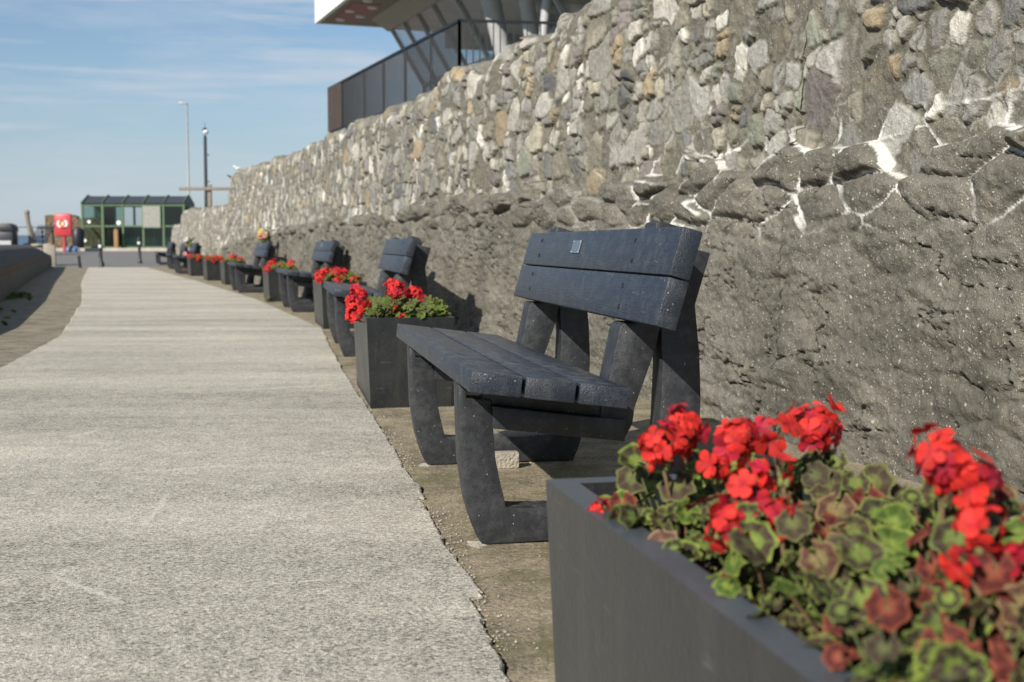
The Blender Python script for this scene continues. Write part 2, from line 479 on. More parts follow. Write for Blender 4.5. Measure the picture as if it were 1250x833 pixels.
def row_frame(y):
    """point on the bench front line, unit tangent u (away), unit normal v (towards the wall)"""
    sl = float(row_slope(y)); n = math.hypot(1, sl)
    u = np.array([sl / n, 1 / n]); v = np.array([u[1], -u[0]])
    return np.array([float(row_x(y)), y]), u, v

def wall_off(y):
    """distance of the tall wall's face from the bench line: it closes in on the benches with distance"""
    return np.interp(y, [-3, 0, 3.66, 4.61, 5.77, 7.8, 9.75, 10.8, 13, 15.5, 21, 60], [2.2, 1.95, 1.57, 1.47, 1.37, 1.135, .915, .80, .72, .675, .66, .66])

def ground_z(y):
    t = np.clip((np.asarray(y, float) - 46.5) / 15.5, 0, 1)
    return 0.50 * t

# ------------------------------------------------------------------ numpy noise
def h32(i, j, seed):
    i = np.asarray(i).astype(np.int64); j = np.asarray(j).astype(np.int64)
    h = (i * 374761393 + j * 668265263 + seed * 974711) & 0xFFFFFFFF
    h = ((h ^ (h >> 13)) * 1274126177) & 0xFFFFFFFF
    h = (h ^ (h >> 16)) & 0xFFFFFFFF
    h = (h * 2246822519) & 0xFFFFFFFF
    h = (h ^ (h >> 15)) & 0xFFFFFFFF
    return h / 4294967295.0

def vnoise(x, y, seed):
    xi = np.floor(x); yi = np.floor(y); fx = x - xi; fy = y - yi
    fx = fx * fx * (3 - 2 * fx); fy = fy * fy * (3 - 2 * fy)
    a = h32(xi, yi, seed); b = h32(xi + 1, yi, seed); c = h32(xi, yi + 1, seed); d = h32(xi + 1, yi + 1, seed)
    return (a * (1 - fx) + b * fx) * (1 - fy) + (c * (1 - fx) + d * fx) * fy

def fbm(x, y, seed, o=4):
    s = 0; a = 0.5; t = 0
    for k in range(o):
        s = s + a * vnoise(x, y, seed + k * 17); t += a
        x = x * 2.03 + 11.3; y = y * 2.03 + 5.7; a *= 0.5
    return s / t            # 0..1

def sstep(a, b, x):
    t = np.clip((x - a) / (b - a), 0, 1)
    return t * t * (3 - 2 * t)

def voro(x, y, cw, ch, seed, jit=0.8, wvar=0.0, blocky=False):
    """coursed cells; returns F1, F2 (metres), random ids, cell centre"""
    j0 = np.floor(y / ch)
    F1 = np.full(x.shape, 9.0); F2 = np.full(x.shape, 9.0)
    cx = np.zeros(x.shape); cy = np.zeros(x.shape); ci = np.zeros(x.shape); cj = np.zeros(x.shape)
    asp = cw / ch * 0.8
    for dj in (-1, 0, 1):
        j = j0 + dj
        off = h32(j, 0 * j, seed + 5) * cw
        i0 = np.floor((x + off) / cw)
        for di in (-2, -1, 0, 1, 2):
            i = i0 + di
            px = (i + 0.5 + (h32(i, j, seed) - 0.5) * jit) * cw - off
            py = (j + 0.5 + (h32(i, j, seed + 1) - 0.5) * jit * 0.7) * ch
            if blocky: d = (np.abs(x - px) ** 3.5 + np.abs((y - py) * asp) ** 3.5) ** (1 / 3.5) - wvar * h32(i, j, seed + 2)
            else: d = np.hypot(x - px, (y - py) * asp) - wvar * h32(i, j, seed + 2)
            nearer = d < F1
            F2 = np.where(nearer, F1, np.minimum(F2, d))
            cx = np.where(nearer, px, cx); cy = np.where(nearer, py, cy)
            ci = np.where(nearer, i, ci); cj = np.where(nearer, j, cj)
            F1 = np.where(nearer, d, F1)
    return F1, F2, ci, cj, cx, cy

PALETTE = np.array([(.33, .31, .265), (.27, .255, .22), (.225, .215, .19), (.35, .33, .285), (.20, .193, .175), (.155, .152, .145),
                    (.50, .48, .43), (.29, .265, .205), (.235, .23, .195), (.28, .27, .235), (.115, .116, .116), (.30, .285, .24),
                    (.255, .235, .18), (.185, .18, .165), (.19, .18, .14), (.40, .38, .33), (.24, .23, .205), (.31, .30, .265),
                    (.27, .215, .14), (.165, .145, .135), (.205, .21, .165), (.22, .21, .19)])

def rubble(s, z, zl, seed, near):
    """height towards the path, colour, cement mask for the wall face at arc length s, height z"""
    wx = (fbm(s * 6, z * 6, seed + 40, 3) - .5) * .06; wz = (fbm(s * 6 + 50, z * 6, seed + 41, 3) - .5) * .05
    # ---- upper, coursed rubble
    F1, F2, ci, cj, cx, cy = voro(s + wx, z + wz, .140, .112, seed, .85, .032, True)
    d = (F2 - F1) * .5
    K1, K2, ki, kj, kx, ky = voro(s + wx, z + wz, .25, .175, seed + 500, .9, .04, True)        # some much larger stones among them
    dk = (K2 - K1) * .5
    big = h32(ki, kj, seed + 501) > .70
    d = np.where(big, dk, np.minimum(d, dk + .006))
    ci = np.where(big, ki + 1000, ci); cj = np.where(big, kj + 1000, cj); cx = np.where(big, kx, cx); cy = np.where(big, ky, cy)
    r1 = h32(ci, cj, seed + 11); r2 = h32(ci, cj, seed + 12); r3 = h32(ci, cj, seed + 13); r4 = h32(ci, cj, seed + 14); r5 = h32(ci, cj, seed + 15)
    e = .002 + .013 * r1 ** 1.5
    smear = sstep(.54, .64, fbm(s * 1.7, z * 2.4, seed + 60, 4)) * near
    m = sstep(e, e + .007, d + (fbm(s * 38, z * 38, seed + 61, 3) - .5) * .018)
    m = m * (1 - .85 * smear * (r5 < .5))
    m = m * (1 - .85 * (r5 > .90))
    prot = .010 + .026 * r2 ** 2
    dome = np.clip(d / .03, 0, 1) ** .5
    hs = prot * (.7 + .3 * dome) + (r3 - .5) * .20 * (s + wx - cx) + (r4 - .5) * .26 * (z + wz - cy)
    chip = fbm(s * 14, z * 14, seed + 67, 3)
    hs = hs + np.floor(chip * 5) / 5 * .014 - .007
    hu = m * np.clip(hs, .001, .048) + (1 - m) * (fbm(s * 22, z * 22, seed + 62, 4) - .5) * .024
    hu += (fbm(s * 34, z * 34, seed + 63, 3) - .5) * .012 + (fbm(s * 1.5, z * 2, seed + 64, 3) - .5) * .05
    ck = PALETTE[(h32(ci, cj, seed + 16) * len(PALETTE)).astype(int) % len(PALETTE)]
    ck = ck * (.95 + .68 * h32(ci, cj, seed + 17))[..., None]
    mort = np.array([.162, .150, .114]) * (.72 + .56 * fbm(s * 6, z * 6, seed + 65, 4))[..., None]
    lich = sstep(.52, .66, fbm(s * 16, z * 16, seed + 66, 4))[..., None] * .24
    ck = ck * (1 - lich) + mort * 1.15 * lich
    cu = ck * m[..., None] + mort * (1 - m[..., None])
    # ---- lower: boulders under a skin of cement; only the rows next to the ledge still show as separate pillows
    wx2 = (fbm(s * 2.4, z * 3.2, seed + 80, 3) - .5) * .16; wz2 = (fbm(s * 2.0 + 9, z * 3.2, seed + 81, 3) - .5) * .10
    G1, G2, gi, gj, gx, gy = voro(s + wx2, z - zl + wz2, .37, .122, seed + 200, .85, .07)
    dd = (G2 - G1) * .5
    g1 = h32(gi, gj, seed + 211); g2 = h32(gi, gj, seed + 212)
    depth = np.clip((zl - z - .07) / .24, 0, 1)
    A = (.074 - .064 * depth) * (.5 + .8 * g1)
    pil = np.clip(dd / .055, 0, 1) ** .6
    hl = .030 + .030 * depth + A * pil + (g2 - .5) * .18 * (1 - .6 * depth) * (z - zl + wz2 - gy)
    hl += (fbm(s * 2.6, z * 7, seed + 82, 4) - .5) * (.018 + .036 * depth)
    hl += (fbm(s * 8, z * 20, seed + 88, 4) - .5) * (.018 + .010 * depth) + (fbm(s * 38, z * 46, seed + 83, 3) - .5) * .013
    ridge = 1 - np.abs(2 * fbm(s * 2.4 + 3, z * 7 + 1, seed + 84, 5) - 1)
    crack = sstep(.972, .992, ridge) * sstep(.42, .52, fbm(s * 2.2, z * 2.2, seed + 85, 3))
    hl -= crack * .028
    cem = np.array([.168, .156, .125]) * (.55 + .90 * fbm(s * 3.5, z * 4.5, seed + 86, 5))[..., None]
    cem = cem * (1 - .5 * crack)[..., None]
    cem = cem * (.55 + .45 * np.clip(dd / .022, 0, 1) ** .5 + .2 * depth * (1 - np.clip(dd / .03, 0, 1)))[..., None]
    b = sstep(-.045, -.025, gy)                      # the ledge follows the outlines of the boulders
    b = np.where(z - zl > .10, 1.0, np.where(z - zl < -.16, 0.0, b))
    h = hl * (1 - b) + hu * b
    c = cem * (1 - b[..., None]) + cu * b[..., None]
    # ---- white lime bloom along joints around the ledge, near end of the wall
    yw = s_to_y(s)
    zone = sstep(-.36, -.24, z - zl) * (1 - sstep(.06, .14, z - zl))
    zone = zone * sstep(2.2, 3.2, yw) * (1 - sstep(6.0, 8.2, yw))
    wid = .0035 + .011 * fbm(s * 5, z * 5, seed + 97, 2)
    line = 1 - sstep(wid * .6, wid, dd + (fbm(s * 40, z * 40, seed + 91, 3) - .5) * .010)
    pick = sstep(.44, .52, fbm(s * 2.6 + 7, z * 4 + 3, seed + 92, 3))
    w = line * pick
    up = voro(s + wx2, z + .030 - zl + wz2, .37, .122, seed + 200, .85, .07)
    drip = (1 - sstep(.004, .020, (up[1] - up[0]) * .5 + (fbm(s * 30, z * 18, seed + 93, 3) - .5) * .03)) * sstep(.555, .60, fbm(s * 2.3 + 3, z * 3 + 8, seed + 94, 2))
    w = np.clip(np.maximum(w, drip) * zone, 0, 1)
    lineu = (1 - sstep(.002, .005, d + (fbm(s * 40, z * 40, seed + 95, 3) - .5) * .008)) * sstep(.54, .62, fbm(s * 3 + 1, z * 3, seed + 96, 3)) * b * near * (1 - sstep(.1, .5, z - zl)) * .35
    w = np.maximum(w, lineu)
    wh = np.array([.74, .72, .66])
    c = c * (1 - w[..., None]) + wh * w[..., None]
    h = h + w * .006
    mask = np.clip((1 - b) + b * (1 - m) * .6, 0, 1) * (1 - w)
    return h, c, mask

def s_to_y(s):
    return np.interp(s, S_TAB, Y_TAB)

Y_TAB = np.linspace(-2.5, 60, 1200)
_x = row_x(Y_TAB)
S_TAB = np.concatenate([[0], np.cumsum(np.hypot(np.diff(_x), np.diff(Y_TAB)))])
def y_to_s(y): return np.interp(y, Y_TAB, S_TAB)

def stone_wall(name, scol, face_off, ztop_fn, zl_fn, nz, seed, near_fn, thick=.5, base_fn=None, end_taper=0.0):
    ns = len(scol)
    y = s_to_y(scol)
    x = row_x(y); sl = row_slope(y); n = np.hypot(1, sl)
    vx = 1 / n; vy = -sl / n                      # towards the land
    zt = ztop_fn(y) + (fbm(scol * 2.6, scol * 0 + 3, seed + 300, 4) - .5) * .20 + (vnoise(scol / .13, scol * 0, seed + 301) - .5) * .13
    zb = base_fn(y) if base_fn is not None else np.zeros(ns)
    t = np.linspace(0, 1, nz)
    Z = zb[:, None] + (zt - zb)[:, None] * t[None, :]
    S = np.repeat(scol[:, None], nz, 1)
    ZL = np.repeat(zl_fn(y)[:, None], nz, 1)
    NEAR = np.repeat(near_fn(y)[:, None], nz, 1)
    h, c, mask = rubble(S, Z, ZL, seed, NEAR)
    face_off = (np.zeros(ns) + face_off(y) if callable(face_off) else np.zeros(ns) + face_off)
    if ns > 5:
        for _ in range(3): face_off = np.interp(y, y, face_off)
    FO = face_off[:, None]
    rnd = np.clip((t - (1 - .045)) / .045, 0, 1) ** 2 * .05        # rolled top edge
    off = FO + (Z - zb[:, None]) * .035 - h + rnd[None, :]
    P = np.stack([x[:, None] + vx[:, None] * off, y[:, None] + vy[:, None] * off, Z], -1)
    # top and back
    nt = 9
    tt = np.linspace(0, 1, nt + 1)[1:]
    o0 = off[:, -1]
    TO = o0[:, None] + (face_off + thick - o0)[:, None] * tt[None, :]
    St = np.repeat(scol[:, None], nt, 1)
    ZT = zt[:, None] + (fbm(St * 6, TO * 9, seed + 310, 4) - .5) * .12 * np.sin(np.pi * np.clip(tt, 0, 1))[None, :] + .03 * np.sin(np.pi * tt)[None, :]
    PT = np.stack([x[:, None] + vx[:, None] * TO, y[:, None] + vy[:, None] * TO, ZT], -1)
    PB = np.stack([x + vx * (face_off + thick), y + vy * (face_off + thick), zb], -1)[:, None, :]
    full = np.concatenate([P, PT, PB], 1)
    rows = full.shape[1]
    tc = np.repeat((np.array([.19, .175, .14]) * np.ones((ns, 1, 3))), nt + 1, 1) * (.7 + .6 * fbm(St[:, :1] * 8, np.arange(nt + 1)[None, :] * .7 + 0 * St[:, :1], seed + 311, 3))[..., None]
    C = np.concatenate([np.concatenate([c, mask[..., None]], -1), np.concatenate([tc, np.ones((ns, nt + 1, 1)) * .4], -1)], 1)
    idx = np.arange(ns * rows).reshape(ns, rows)
    q = np.stack([idx[:-1, :-1], idx[:-1, 1:], idx[1:, 1:], idx[1:, :-1]], -1).reshape(-1, 4)
    me = bpy.data.meshes.new(name)
    nv = ns * rows; nf = len(q)
    me.vertices.add(nv); me.vertices.foreach_set('co', full.reshape(-1).astype(np.float32))
    caps = [idx[0, :][::-1].tolist(), idx[-1, :].tolist()]
    me.loops.add(nf * 4 + 2 * rows)
    me.loops.foreach_set('vertex_index', np.concatenate([q.reshape(-1), caps[0], caps[1]]).astype(np.int32))
    me.polygons.add(nf + 2)
    ls = np.concatenate([np.arange(nf) * 4, [nf * 4, nf * 4 + rows]])
    me.polygons.foreach_set('loop_start', ls.astype(np.int32))
    me.polygons.foreach_set('use_smooth', np.ones(nf + 2, bool))
    me.update(calc_edges=True); me.validate()
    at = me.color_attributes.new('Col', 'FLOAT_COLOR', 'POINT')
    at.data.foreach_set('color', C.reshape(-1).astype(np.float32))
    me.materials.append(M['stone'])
    o = bpy.data.objects.new(name, me); COL.objects.link(o)
    return o

# ------------------------------------------------------------------ stone walls
def cols_y():
    ys = [-2.0]
    while ys[-1] < 31.6:
        y = ys[-1]
        if y < 3.0: st = .03
        elif y < 6.0: st = .0064
        else: st = .0064 * (y / 6.0) ** 1.6
        ys.append(y + min(st, .06))
    return np.array(ys)
def ztop_main(y):
    z = np.interp(y, [-2, 3, 5.6, 7.0, 7.7, 8.9, 12, 17, 25, 30.6, 31.1, 31.6], [2.3, 2.3, 2.34, 2.34, 2.27, 2.20, 2.20, 2.24, 2.38, 2.46, 2.35, 1.5])
    return z
def zl_main(y): return np.interp(y, [-2, 3.6, 6.5, 10, 13, 18, 27, 31], [1.18, 1.18, 1.15, 1.17, 1.12, 1.14, 1.0, .8])
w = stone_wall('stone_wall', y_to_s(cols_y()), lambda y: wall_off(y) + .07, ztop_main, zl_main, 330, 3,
               lambda y: 1 - sstep(5.5, 10, y) * .8)
tag(w, 'tall rubble stone wall behind the benches, cement-smeared boulders below, white lime streaks', 'wall')

yy = np.arange(31.7, 50.0, .05)
w = stone_wall('stone_wall', y_to_s(yy), .78, lambda y: np.interp(y, [32, 40, 48.8, 49.5, 50.0], [1.70, 1.84, 2.06, 1.9, 1.3]), lambda y: 0 * y - 1, 70, 33,
               lambda y: 0 * y + .6)
tag(w, 'lower round-topped stone wall continuing past the end of the tall wall', 'wall')
yy = np.arange(50.1, 58.2, .06)
w = stone_wall('stone_wall', y_to_s(yy), .75, lambda y: np.interp(y, [50, 57.4, 57.9, 58.2], [1.50, 1.58, 1.5, 1.2]), lambda y: 0 * y - 1, 50, 57,
               lambda y: 0 * y + .6, base_fn=lambda y: ground_z(y) - .05)
tag(w, 'lowest and farthest stub of stone wall, in front of the green shelter', 'wall')

# ------------------------------------------------------------------ ground, path, road, sea
def sheet(name, us, ys, fn, mat, kind='structure', thick=0.0):
    """fn(y) -> list of x across; builds a strip sheet"""
    rows = [fn(y) for y in ys]
    n = len(rows[0]); vs = []; fs = []
    for r in rows: vs.extend(r)
    for i in range(len(rows) - 1):
        for k in range(n - 1):
            fs.append((i * n + k, i * n + k + 1, (i + 1) * n + k + 1, (i + 1) * n + k))
    mb = MB(); mb.add(vs, fs)
    o = mb.build(name, mat)
    o['kind'] = kind
    return o

gy = [-120, -40, 0, 20, 40] + list(np.arange(46, 63, 1.0)) + [66, 70, 73.0]
sheet('ground', None, gy, lambda y: [(xx, y, float(ground_z(y)) - .03) for xx in (-160, -60, -30, -10, 0, 20, 60, 200)], M['ground'])
# sea wall drop at the far edge of the land and the sea beyond, its far horizon a little above the path's own vanishing line
mb = MB(); mb.add([(-160, 73, .71), (200, 73, .71), (200, 73.6, -4), (-160, 73.6, -4)], [(0, 1, 2, 3)])
o = mb.build('land_edge', M['pale_stone']); o['kind'] = 'structure'
k = 12.0 / 1570
mb = MB(); mb.add([(-9000, 60, -2.6 + k * 60), (9000, 60, -2.6 + k * 60), (9000, 14000, -2.6 + k * 14000), (-9000, 14000, -2.6 + k * 14000)], [(0, 1, 2, 3)])
o = mb.build('sea', M['sea']); o['kind'] = 'structure'

# left edge of the concrete path
le_y = [-3, 4, 8.2, 11.2, 17.98, 27.4, 42.0, 45.2]
le_x = [-1.6, -2.55, -3.28, -3.93, -6.0, -9.16, -13.83, -14.85]
def left_edge(y): return float(np.interp(y, le_y, le_x))
def jag(y, seed, amp):
    y = np.array([y])
    return float((fbm(y * 4, y * 0, seed, 3)[0] - .5) * amp * .8 + (fbm(y * 31, y * 0, seed + 3, 4)[0] - .5) * amp * .7 + (vnoise(y * 105, y * 0, seed + 8)[0] - .5) * amp * .3)
re_y = [-3, 2.31, 3.49, 5.79, 7.41, 8.83, 12.2, 18.79, 28, 37.1, 45.2]
re_x = [1.02, 0.0, -.19, -.61, -.93, -1.2, -1.8, -3.74, -6.84, -10.0, -12.8]
def right_edge(y):
    return float(np.interp(y, re_y, re_x)) - .005
py = list(np.arange(-3, 1.8, .1)) + list(np.arange(1.8, 5.5, .0055)) + list(np.arange(5.5, 8, .012)) + list(np.arange(8, 20, .04)) + list(np.arange(20, 45.3, .2))
def bite(y):
    return .034 * min(max((y - 2.85) / .012, 0), 1) * max(0, 1 - max(0, y - 2.87) / .5) + .02 * min(max((y - 3.98) / .01, 0), 1) * max(0, 1 - max(0, y - 4.0) / .6)
def path_row(y):
    xr = right_edge(y) + jag(y, 5, .021)
    xr += bite(y)
    xl = left_edge(y) + jag(y * .5, 9, .04)
    z = .011
    c = [xl + (xr - xl) * t for t in (0, .02, .25, .5, .75, .985)]
    return [(xl - .01, y, 0.0)] + [(xx, y, z) for xx in c] + [(xr - .006, y, z), (xr, y, z - .005), (xr + .001, y, -.022)]
sheet('path', None, py, path_row, M['concrete'])
# strip under the benches, crumbling apart from the path along an open joint
def strip_row(y):
    xl = right_edge(y) + jag(y, 5, .021) + .002 + .012 * vnoise(np.array([y * 26]), np.array([0.]), 77)[0]
    xl += bite(y)
    p, u, v = row_frame(y)
    xw = p[0] + float(wall_off(y)) + .35
    return [(xl - .002, y, -.022), (xl, y, .002)] + [(xl + (xw - xl) * t, y, .005 if t < 1 else .01) for t in (.05, .25, .5, .75, 1)]
sheet('bench_strip', None, py + [46.0, 48.0, 50, 52], strip_row, M['strip'])
# left apron between path and the low left wall
lw_y = [-3, 4, 11.6, 17.45, 26, 39.1, 47.0]
lw_x = [-2.6, -3.35, -5.1, -6.97, -9.85, -14.2, -16.75]
lw_y[3] = 17.5
def left_wall_x(y): return float(np.interp(y, lw_y, lw_x))
sheet('left_apron', None, list(np.arange(-3, 47, .5)), lambda y: [(left_wall_x(y) - .3, y, .003), (left_wall_x(y) + .8, y, .004), (left_edge(y) + .15, y, .004)], M['apron'])
# road crossing beyond the path, rising to the shelter
ry = list(np.arange(43.4, 61.6, .7))
def road_row(y):
    z = float(ground_z(y)) + .002
    return [(xx, y, z) for xx in (-60, -30, -18, -12, -4, 10)]
sheet('road', None, ry, road_row, M['asphalt'])
mb = MB()
mb.box((-25, 62.9, .56), (70, 2.4, .16), None, 0, .02)
o = mb.build('pavement', M['kerbstone']); o['kind'] = 'structure'

# raised land behind the wall (kept by it)
mb = MB()
tp = []
for y in np.arange(3, 31, 1.5):
    p, u, v = row_frame(float(y)); q = p + v * (float(wall_off(y)) + 2.5)
    zz = np.interp(y, [3, 8, 20], [1.9, 2.3, 3.3])
    tp.append((q[0], q[1], zz))
vs = []; fs = []
for i, t in enumerate(tp):
    p, u, v = row_frame(float(np.arange(3, 31, 1.5)[i])); q0 = p + v * (float(wall_off(float(np.arange(3, 31, 1.5)[i]))) + .53)
    vs += [(q0[0], q0[1], .2), (q0[0], q0[1], 1.75), t, (t[0] + 26, t[1] + 4, t[2]), (t[0] + 26, t[1] + 4, 0)]
for i in range(len(tp) - 1):
    for kq in range(4):
        a = i * 5 + kq
        fs.append((a, a + 5, a + 6, a + 1))
fs.append((0, 1, 2, 3, 4)); e = (len(tp) - 1) * 5; fs.append((e + 4, e + 3, e + 2, e + 1, e))
mb.add(vs, fs)
o = mb.build('terrace_ground', M['grass_bank']); o['kind'] = 'structure'

# ------------------------------------------------------------------ bench
def make_bench():
    root = empty('bench', (0, 0, 0))
    mf = M['bench_frame']; mp = M['bench_plank']
    leg_poly = [(-.066, .436), (-.064, .35), (-.060, .222), (-.043, .112), (-.022, .045), (-.003, 0),
                (.20, .004), (.40, .004), (.535, 0), (.557, .05), (.577, .12), (.594, .22), (.599, .38), (.594, .50), (.580, .632), (.60, .70), (.622, .772),
                (.500, .80), (.485, .66), (.487, .52), (.490, .467), (.485, .336), (.478, .22), (.462, .135), (.448, .100),
                (.30, .094), (.10, .095), (.062, .098), (.044, .173), (.033, .231), (.027, .312), (.022, .386), (-.044, .392), (-.044, .437)]
    for y0 in (0.0, 1.255):
        mb = MB(); mb.prism(leg_poly, y0, y0 + .095, 0, .0035)
        mb.build('leg_frame', mf, root, 'auto')
    # bearers under the seat: two stacked battens, tilted with the seat
    tilt = math.atan2(.049, .389)
    for y0 in (0.0, 1.255):
        mb = MB()
        top = [(.0, .4355), (.36, .390), (.352, .330), (.0, .376)]
        mb.prism(top, y0 + .012, y0 + .083, 0, .003)
        low = [(.024, .371), (.31, .3335), (.385, .326), (.382, .268), (.024, .312)]
        mb.prism(low, y0 - .016, y0 + .11, 0, .003)
        mb.build('seat_bearer', mf, root, 'auto')
    post = [(.385, .268), (.409, .312), (.415, .356), (.467, .501), (.500, .63), (.558, .80), (.548, .838), (.484, .858), (.470, .852), (.452, .735), (.426, .62), (.420, .585),
            (.383, .586), (.373, .575), (.369, .560), (.343, .437), (.325, .385), (.318, .33)]
    for y0 in (0.0, 1.255):
        mb = MB(); mb.prism(post, y0 + .005, y0 + .112, 0, .004)
        mb.build('back_post', mf, root, 'auto')
    ya, yb = -.335, 1.555
    # seat planks
    d = Vector((.389, -.049)).normalized(); nrm = Vector((-d.y, d.x))
    W = .124; gap = .0095
    for k in range(3):
        a = Vector((-.080, .496)) + d * (k * (W + gap))
        b = a + d * W
        e0 = [0, .004, .002][k]
        poly = [(a.x, a.y), (b.x, b.y), (b.x - nrm.x * .05, b.y - nrm.y * .05), (a.x - nrm.x * .05, a.y - nrm.y * .05)]
        mb = MB(); mb.prism(poly, ya + e0, yb - e0, 0, .0032)
        mb.build('seat_plank', mp, root, 'auto')
    # back planks
    a0 = Vector((.367, .599)); a1 = Vector((.436, .839))
    d = (a1 - a0).normalized(); nrm = Vector((d.y, -d.x)); L = (a1 - a0).length
    Wb = (L - .004) / 2
    plaq_parent = None
    for k in range(2):
        a = a0 + d * (k * (Wb + .004)); b = a + d * Wb
        t = .054
        poly = [(a.x, a.y), (a.x + nrm.x * t, a.y + nrm.y * t), (b.x + nrm.x * t, b.y + nrm.y * t), (b.x, b.y)]
        mb = MB(); mb.prism(poly, ya + k * .003, yb - k * .004, 0, .004)
        pk = mb.build('back_plank', mp, root, 'auto')
        sc = MB()
        for (yy_, fr) in ((.03, .25), (.05, .72), (1.28, .3), (1.30, .75)):
            c = a + d * (Wb * fr) - nrm * .0006
            sc.box((c.x, yy_, c.y), (.0036, .006, .013), Euler((0, -math.atan2(d.x, d.y) * -1, 0)).to_matrix(), 0)
        sc.build('screw_head', M['bolt'], pk)
        if k == 1: plaq_parent = (pk, a, d, nrm)
    pk, a, d, nrm = plaq_parent
    c = a + d * (Wb * .56) - nrm * .0025
    ang = math.atan2(d.x, d.y)
    pl = MB()
    rot = Euler((0, ang, 0)).to_matrix()
    pl.box((c.x, .72, c.y), (.004, .105, .044), rot, 0, .0012)
    for sy in (-1, 1):
        for sz in (-1, 1):
            q = c + d * (.017 * sz) - nrm * .002
            pl.ball((q.x, .72 + sy * .047, q.y), (.0025), 0, 1)
    plaque = pl.build('plaque', [M['plaque'], M['white_paint']], pk)
    return root

bench0 = make_bench()
benches = [
    ((-.076, 3.363), 10.37, 'nearest black plank bench, in sharp focus, with a small metal plaque on its back'),
    ((-1.19, 9.11), 10.6, 'second black bench along the wall, partly hidden by a planter, casting a sharp shadow'),
    ((-2.58, 15.16), 14.5, 'third black bench along the wall, red geraniums just before its seat'),
    ((-4.50, 21.25), 16.5, 'fourth black bench along the wall, with a yellow and orange bouquet on its back'),
    ((-9.05, 35.0), 18.0, 'fifth black bench, past the three clustered planters, pink and white flowers on it'),
    ((-11.05, 41.8), 18.3, 'sixth black bench, last but one in the row by the low stone wall'),
    ((-13.1, 47.9), 19.0, 'farthest black bench, at the end of the row near the bollards'),
]
bench_objs = []
for i, (p, rz, lab) in enumerate(benches):
    o = bench0 if i == 0 else copy_tree(bench0)
    if i in (1, 6):
        for pk in o.children:
            for q in list(pk.children):
                if q.name.startswith('plaque'): bpy.data.objects.remove(q)
    o.location = (p[0], p[1], .006 + float(ground_z(p[1])))
    o.rotation_euler.z = R(rz)
    tag(o, lab, 'bench', 'black benches along the stone wall')
    bench_objs.append(o)

# pale packer block under the far frame of the first bench
mb = MB(); mb.box((0, 0, .03), (.115, .05, .058), None, 0, .004)
o = mb.build('packing_block', M['pale_stone'], None, 'auto'); o.location = (-.035, 4.55, .004); o.rotation_euler.z = R(10)
tag(o, 'small pale stone block on the ground against the far foot of the nearest bench', 'block')

# ------------------------------------------------------------------ planters
def make_planter(length, width=.435, height=.44):
    root = empty('planter', (0, 0, 0))
    tpr = .018; rim = .042
    bm = bmesh.new()
    def rect(inset, z): return [bm.verts.new(c) for c in ((inset, inset, z), (width - inset, inset, z), (width - inset, length - inset, z), (inset, length - inset, z))]
    r0 = rect(tpr, 0); r1 = rect(0, height); r2 = rect(rim, height); r3 = rect(rim + .004, height - .11)
    bm.faces.new(r0[::-1])
    for a, b in ((r0, r1), (r1, r2), (r2, r3)):
        for k_ in range(4):
            bm.faces.new((a[k_], a[(k_ + 1) % 4], b[(k_ + 1) % 4], b[k_]))
    bm.faces.new(r3)
    ed = [e for e in bm.edges if e.calc_face_angle(0) > .5]
    bmesh.ops.bevel(bm, geom=ed, offset=.009, segments=3, profile=.5, affect='EDGES')
    mb = MB(); mb.frombm(bm)
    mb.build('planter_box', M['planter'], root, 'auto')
    sb = MB()
    n, m_ = 14, max(8, int(14 * length / width))
    vs = []; fs = []
    for i in range(n + 1):
        for j in range(m_ + 1):
            xx = rim + .003 + (width - 2 * rim - .006) * i / n; yv = rim + .003 + (length - 2 * rim - .006) * j / m_
            vs.append((xx, yv, height - .06 + .02 * random.random()))
    for i in range(n):
        for j in range(m_):
            a = i * (m_ + 1) + j
            fs.append((a, a + m_ + 1, a + m_ + 2, a + 1))
    sb.add(vs, fs); sb.build('soil', M['soil'], root)
    return root

PLG = 'dark planters of red geraniums along the wall'
planter_near = make_planter(1.26)
planter_near.location = (.051 + .2079 * 1.26 + .0, 1.926 - .978 * 1.26, 0.006); planter_near.rotation_euler.z = R(12)
tag(planter_near, 'largest dark trough planter with a broad smooth rim, in the lower right corner', 'planter', PLG)
planter0 = make_planter(1.10, .43)
planters = [
    ((-.703, 6.205), 10.4, 'dark planter standing directly beyond the nearest bench, its flat end facing us'),
    ((-1.80, 12.15), 13.0, 'dark planter between the second and the third bench'),
    ((-3.40, 17.95), 15.0, 'dark planter between the third and the fourth bench, with a weed at its foot'),
    ((-5.72, 25.6), 17.0, 'dark planter just beyond the fourth bench, nearest of a close cluster of three'),
    ((-6.76, 28.5), 17.5, 'middle dark planter of the close cluster of three beyond the fourth bench'),
    ((-8.17, 32.7), 18.0, 'farthest dark planter, last of the cluster of three, before the fifth bench'),
]
planter_objs = []
for i, (p, rz, lab) in enumerate(planters):
    o = planter0 if i == 0 else copy_tree(planter0)
    o.location = (p[0], p[1], .006); o.rotation_euler.z = R(rz)
    tag(o, lab, 'planter', PLG)
    planter_objs.append(o)

# ------------------------------------------------------------------ geraniums
def lerp(a, b, t): return tuple(a[i] + (b[i] - a[i]) * t for i in range(3))

class Veg(MB):
    def __init__(self):
        super().__init__(); self.c = []
    def addc(self, verts, faces, cols, mi=0):
        self.add(verts, faces, mi); self.c.extend([(*q[:3], 1.0) for q in cols])

